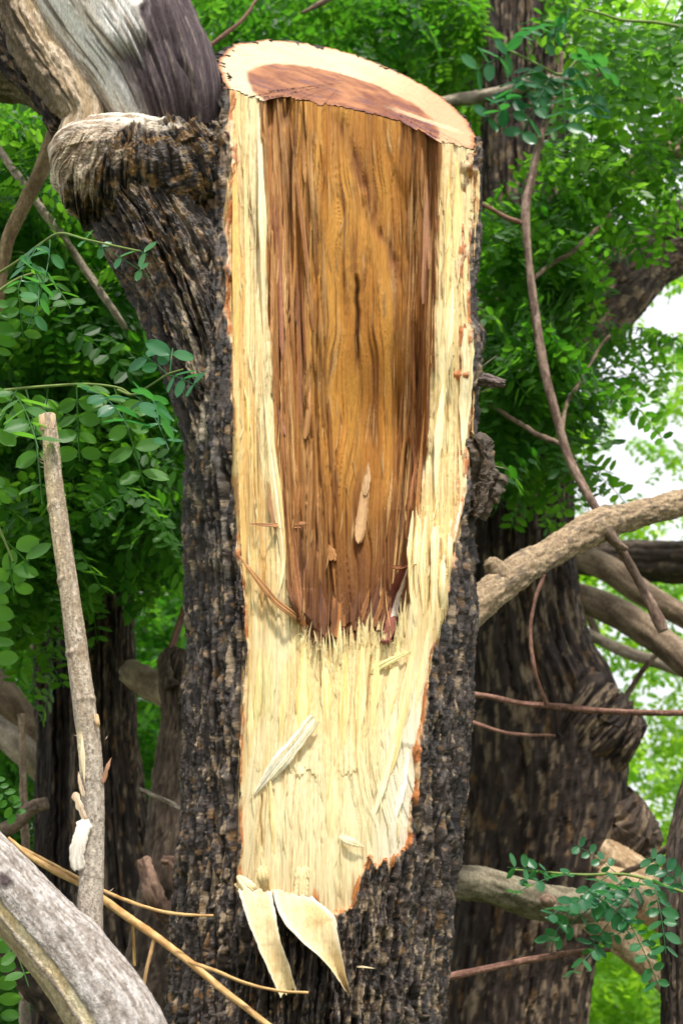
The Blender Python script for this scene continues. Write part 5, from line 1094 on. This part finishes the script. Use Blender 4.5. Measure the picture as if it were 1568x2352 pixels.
leafy('leafy twig with small round leaflets in the bottom left corner', [(-60, 1780, 2.5), (-10, 1850, 2.5), (0, 2000, 2.5), (-10, 2120, 2.5), (-10, 2300, 2.5)],
      [(-30, 2050, 2.4, -10, 2360, 2.4, 7, 52, 'cam'), (0, 2130, 2.4, 70, 2200, 2.3, 3, 40, 'up'), (-20, 1780, 2.6, 40, 1870, 2.6, 6, 26, 'cam')], M_LEAF_NEAR, seed=6, tint=.5)
leafy('bluish green leafy twig with small leaflets low at the right edge', [(1620, 2070, 3.0), (1540, 2040, 3.0), (1440, 2010, 3.0), (1340, 2010, 3.0), (1260, 2005, 3.0), (1175, 1998, 3.0)],
      [(1330, 2010, 3.0, 1180, 2000, 2.95, 6, 34, 'up'), (1270, 2006, 3.0, 1190, 1985, 2.95, 4, 30, 'cam'), (1420, 2010, 3.0, 1330, 1930, 3.0, 4, 26, 'cam'), (1400, 2010, 3.0, 1240, 2100, 2.9, 6, 36, 'up'), (1440, 2015, 3.0, 1300, 2130, 2.9, 7, 36, 'cam'),
       (1470, 2020, 3.0, 1380, 2150, 2.9, 6, 36, 'cam'), (1500, 2030, 3.0, 1540, 2150, 2.9, 6, 36, 'cam'), (1550, 2045, 3.0, 1400, 1985, 2.9, 6, 34, 'up'), (1580, 2050, 3.0, 1500, 1960, 3.0, 5, 34, 'cam'), (1420, 2080, 3.0, 1520, 2230, 2.9, 7, 32, 'cam'), (1380, 2060, 2.95, 1260, 2060, 2.9, 5, 38, 'up'), (1340, 2040, 2.95, 1440, 2100, 2.9, 6, 36, 'cam'), (1460, 2130, 3.0, 1300, 2170, 2.9, 6, 30, 'up')],
      M_LEAF_TEAL, group=None, seed=7, tint=.35)
leafy('dark glossy leafy twig spreading over the big trunk near the top right', [(1330, 130, 3.3), (1290, 170, 3.3), (1240, 150, 3.3), (1180, 120, 3.3), (1140, 110, 3.3)],
      [(1240, 150, 3.3, 1120, 200, 3.2, 6, 44, 'up'), (1270, 165, 3.3, 1210, 260, 3.2, 6, 42, 'cam'), (1280, 170, 3.3, 1140, 230, 3.2, 6, 46, 'side'), (1290, 170, 3.3, 1300, 250, 3.2, 5, 40, 'up'), (1180, 122, 3.3, 1110, 130, 3.2, 4, 44, 'side'), (1310, 150, 3.3, 1400, 220, 3.2, 7, 40, 'up'), (1320, 140, 3.3, 1420, 130, 3.2, 7, 38, 'side'),
       (1250, 110, 3.3, 1280, 40, 3.2, 5, 42, 'cam'), (1290, 60, 3.3, 1190, 40, 3.2, 5, 40, 'up')], M_LEAF_TEAL, group=None, seed=8, tint=.35)
leafy('long light green leaves hanging straight down in the top right corner', [(1560, 60, 3.3), (1500, 50, 3.3), (1430, 45, 3.3), (1380, 30, 3.3), (1340, 20, 3.3)],
      [(1450, 45, 3.3, 1440, 230, 3.3, 10, 30, 'cam'), (1490, 50, 3.3, 1490, 260, 3.3, 11, 30, 'cam'), (1410, 42, 3.3, 1395, 200, 3.3, 9, 28, 'cam'), (1530, 55, 3.3, 1560, 230, 3.3, 9, 30, 'cam'), (1370, 30, 3.3, 1350, 160, 3.3, 8, 28, 'cam')], M_LEAF_NEAR, group=None, seed=9, tint=.7)
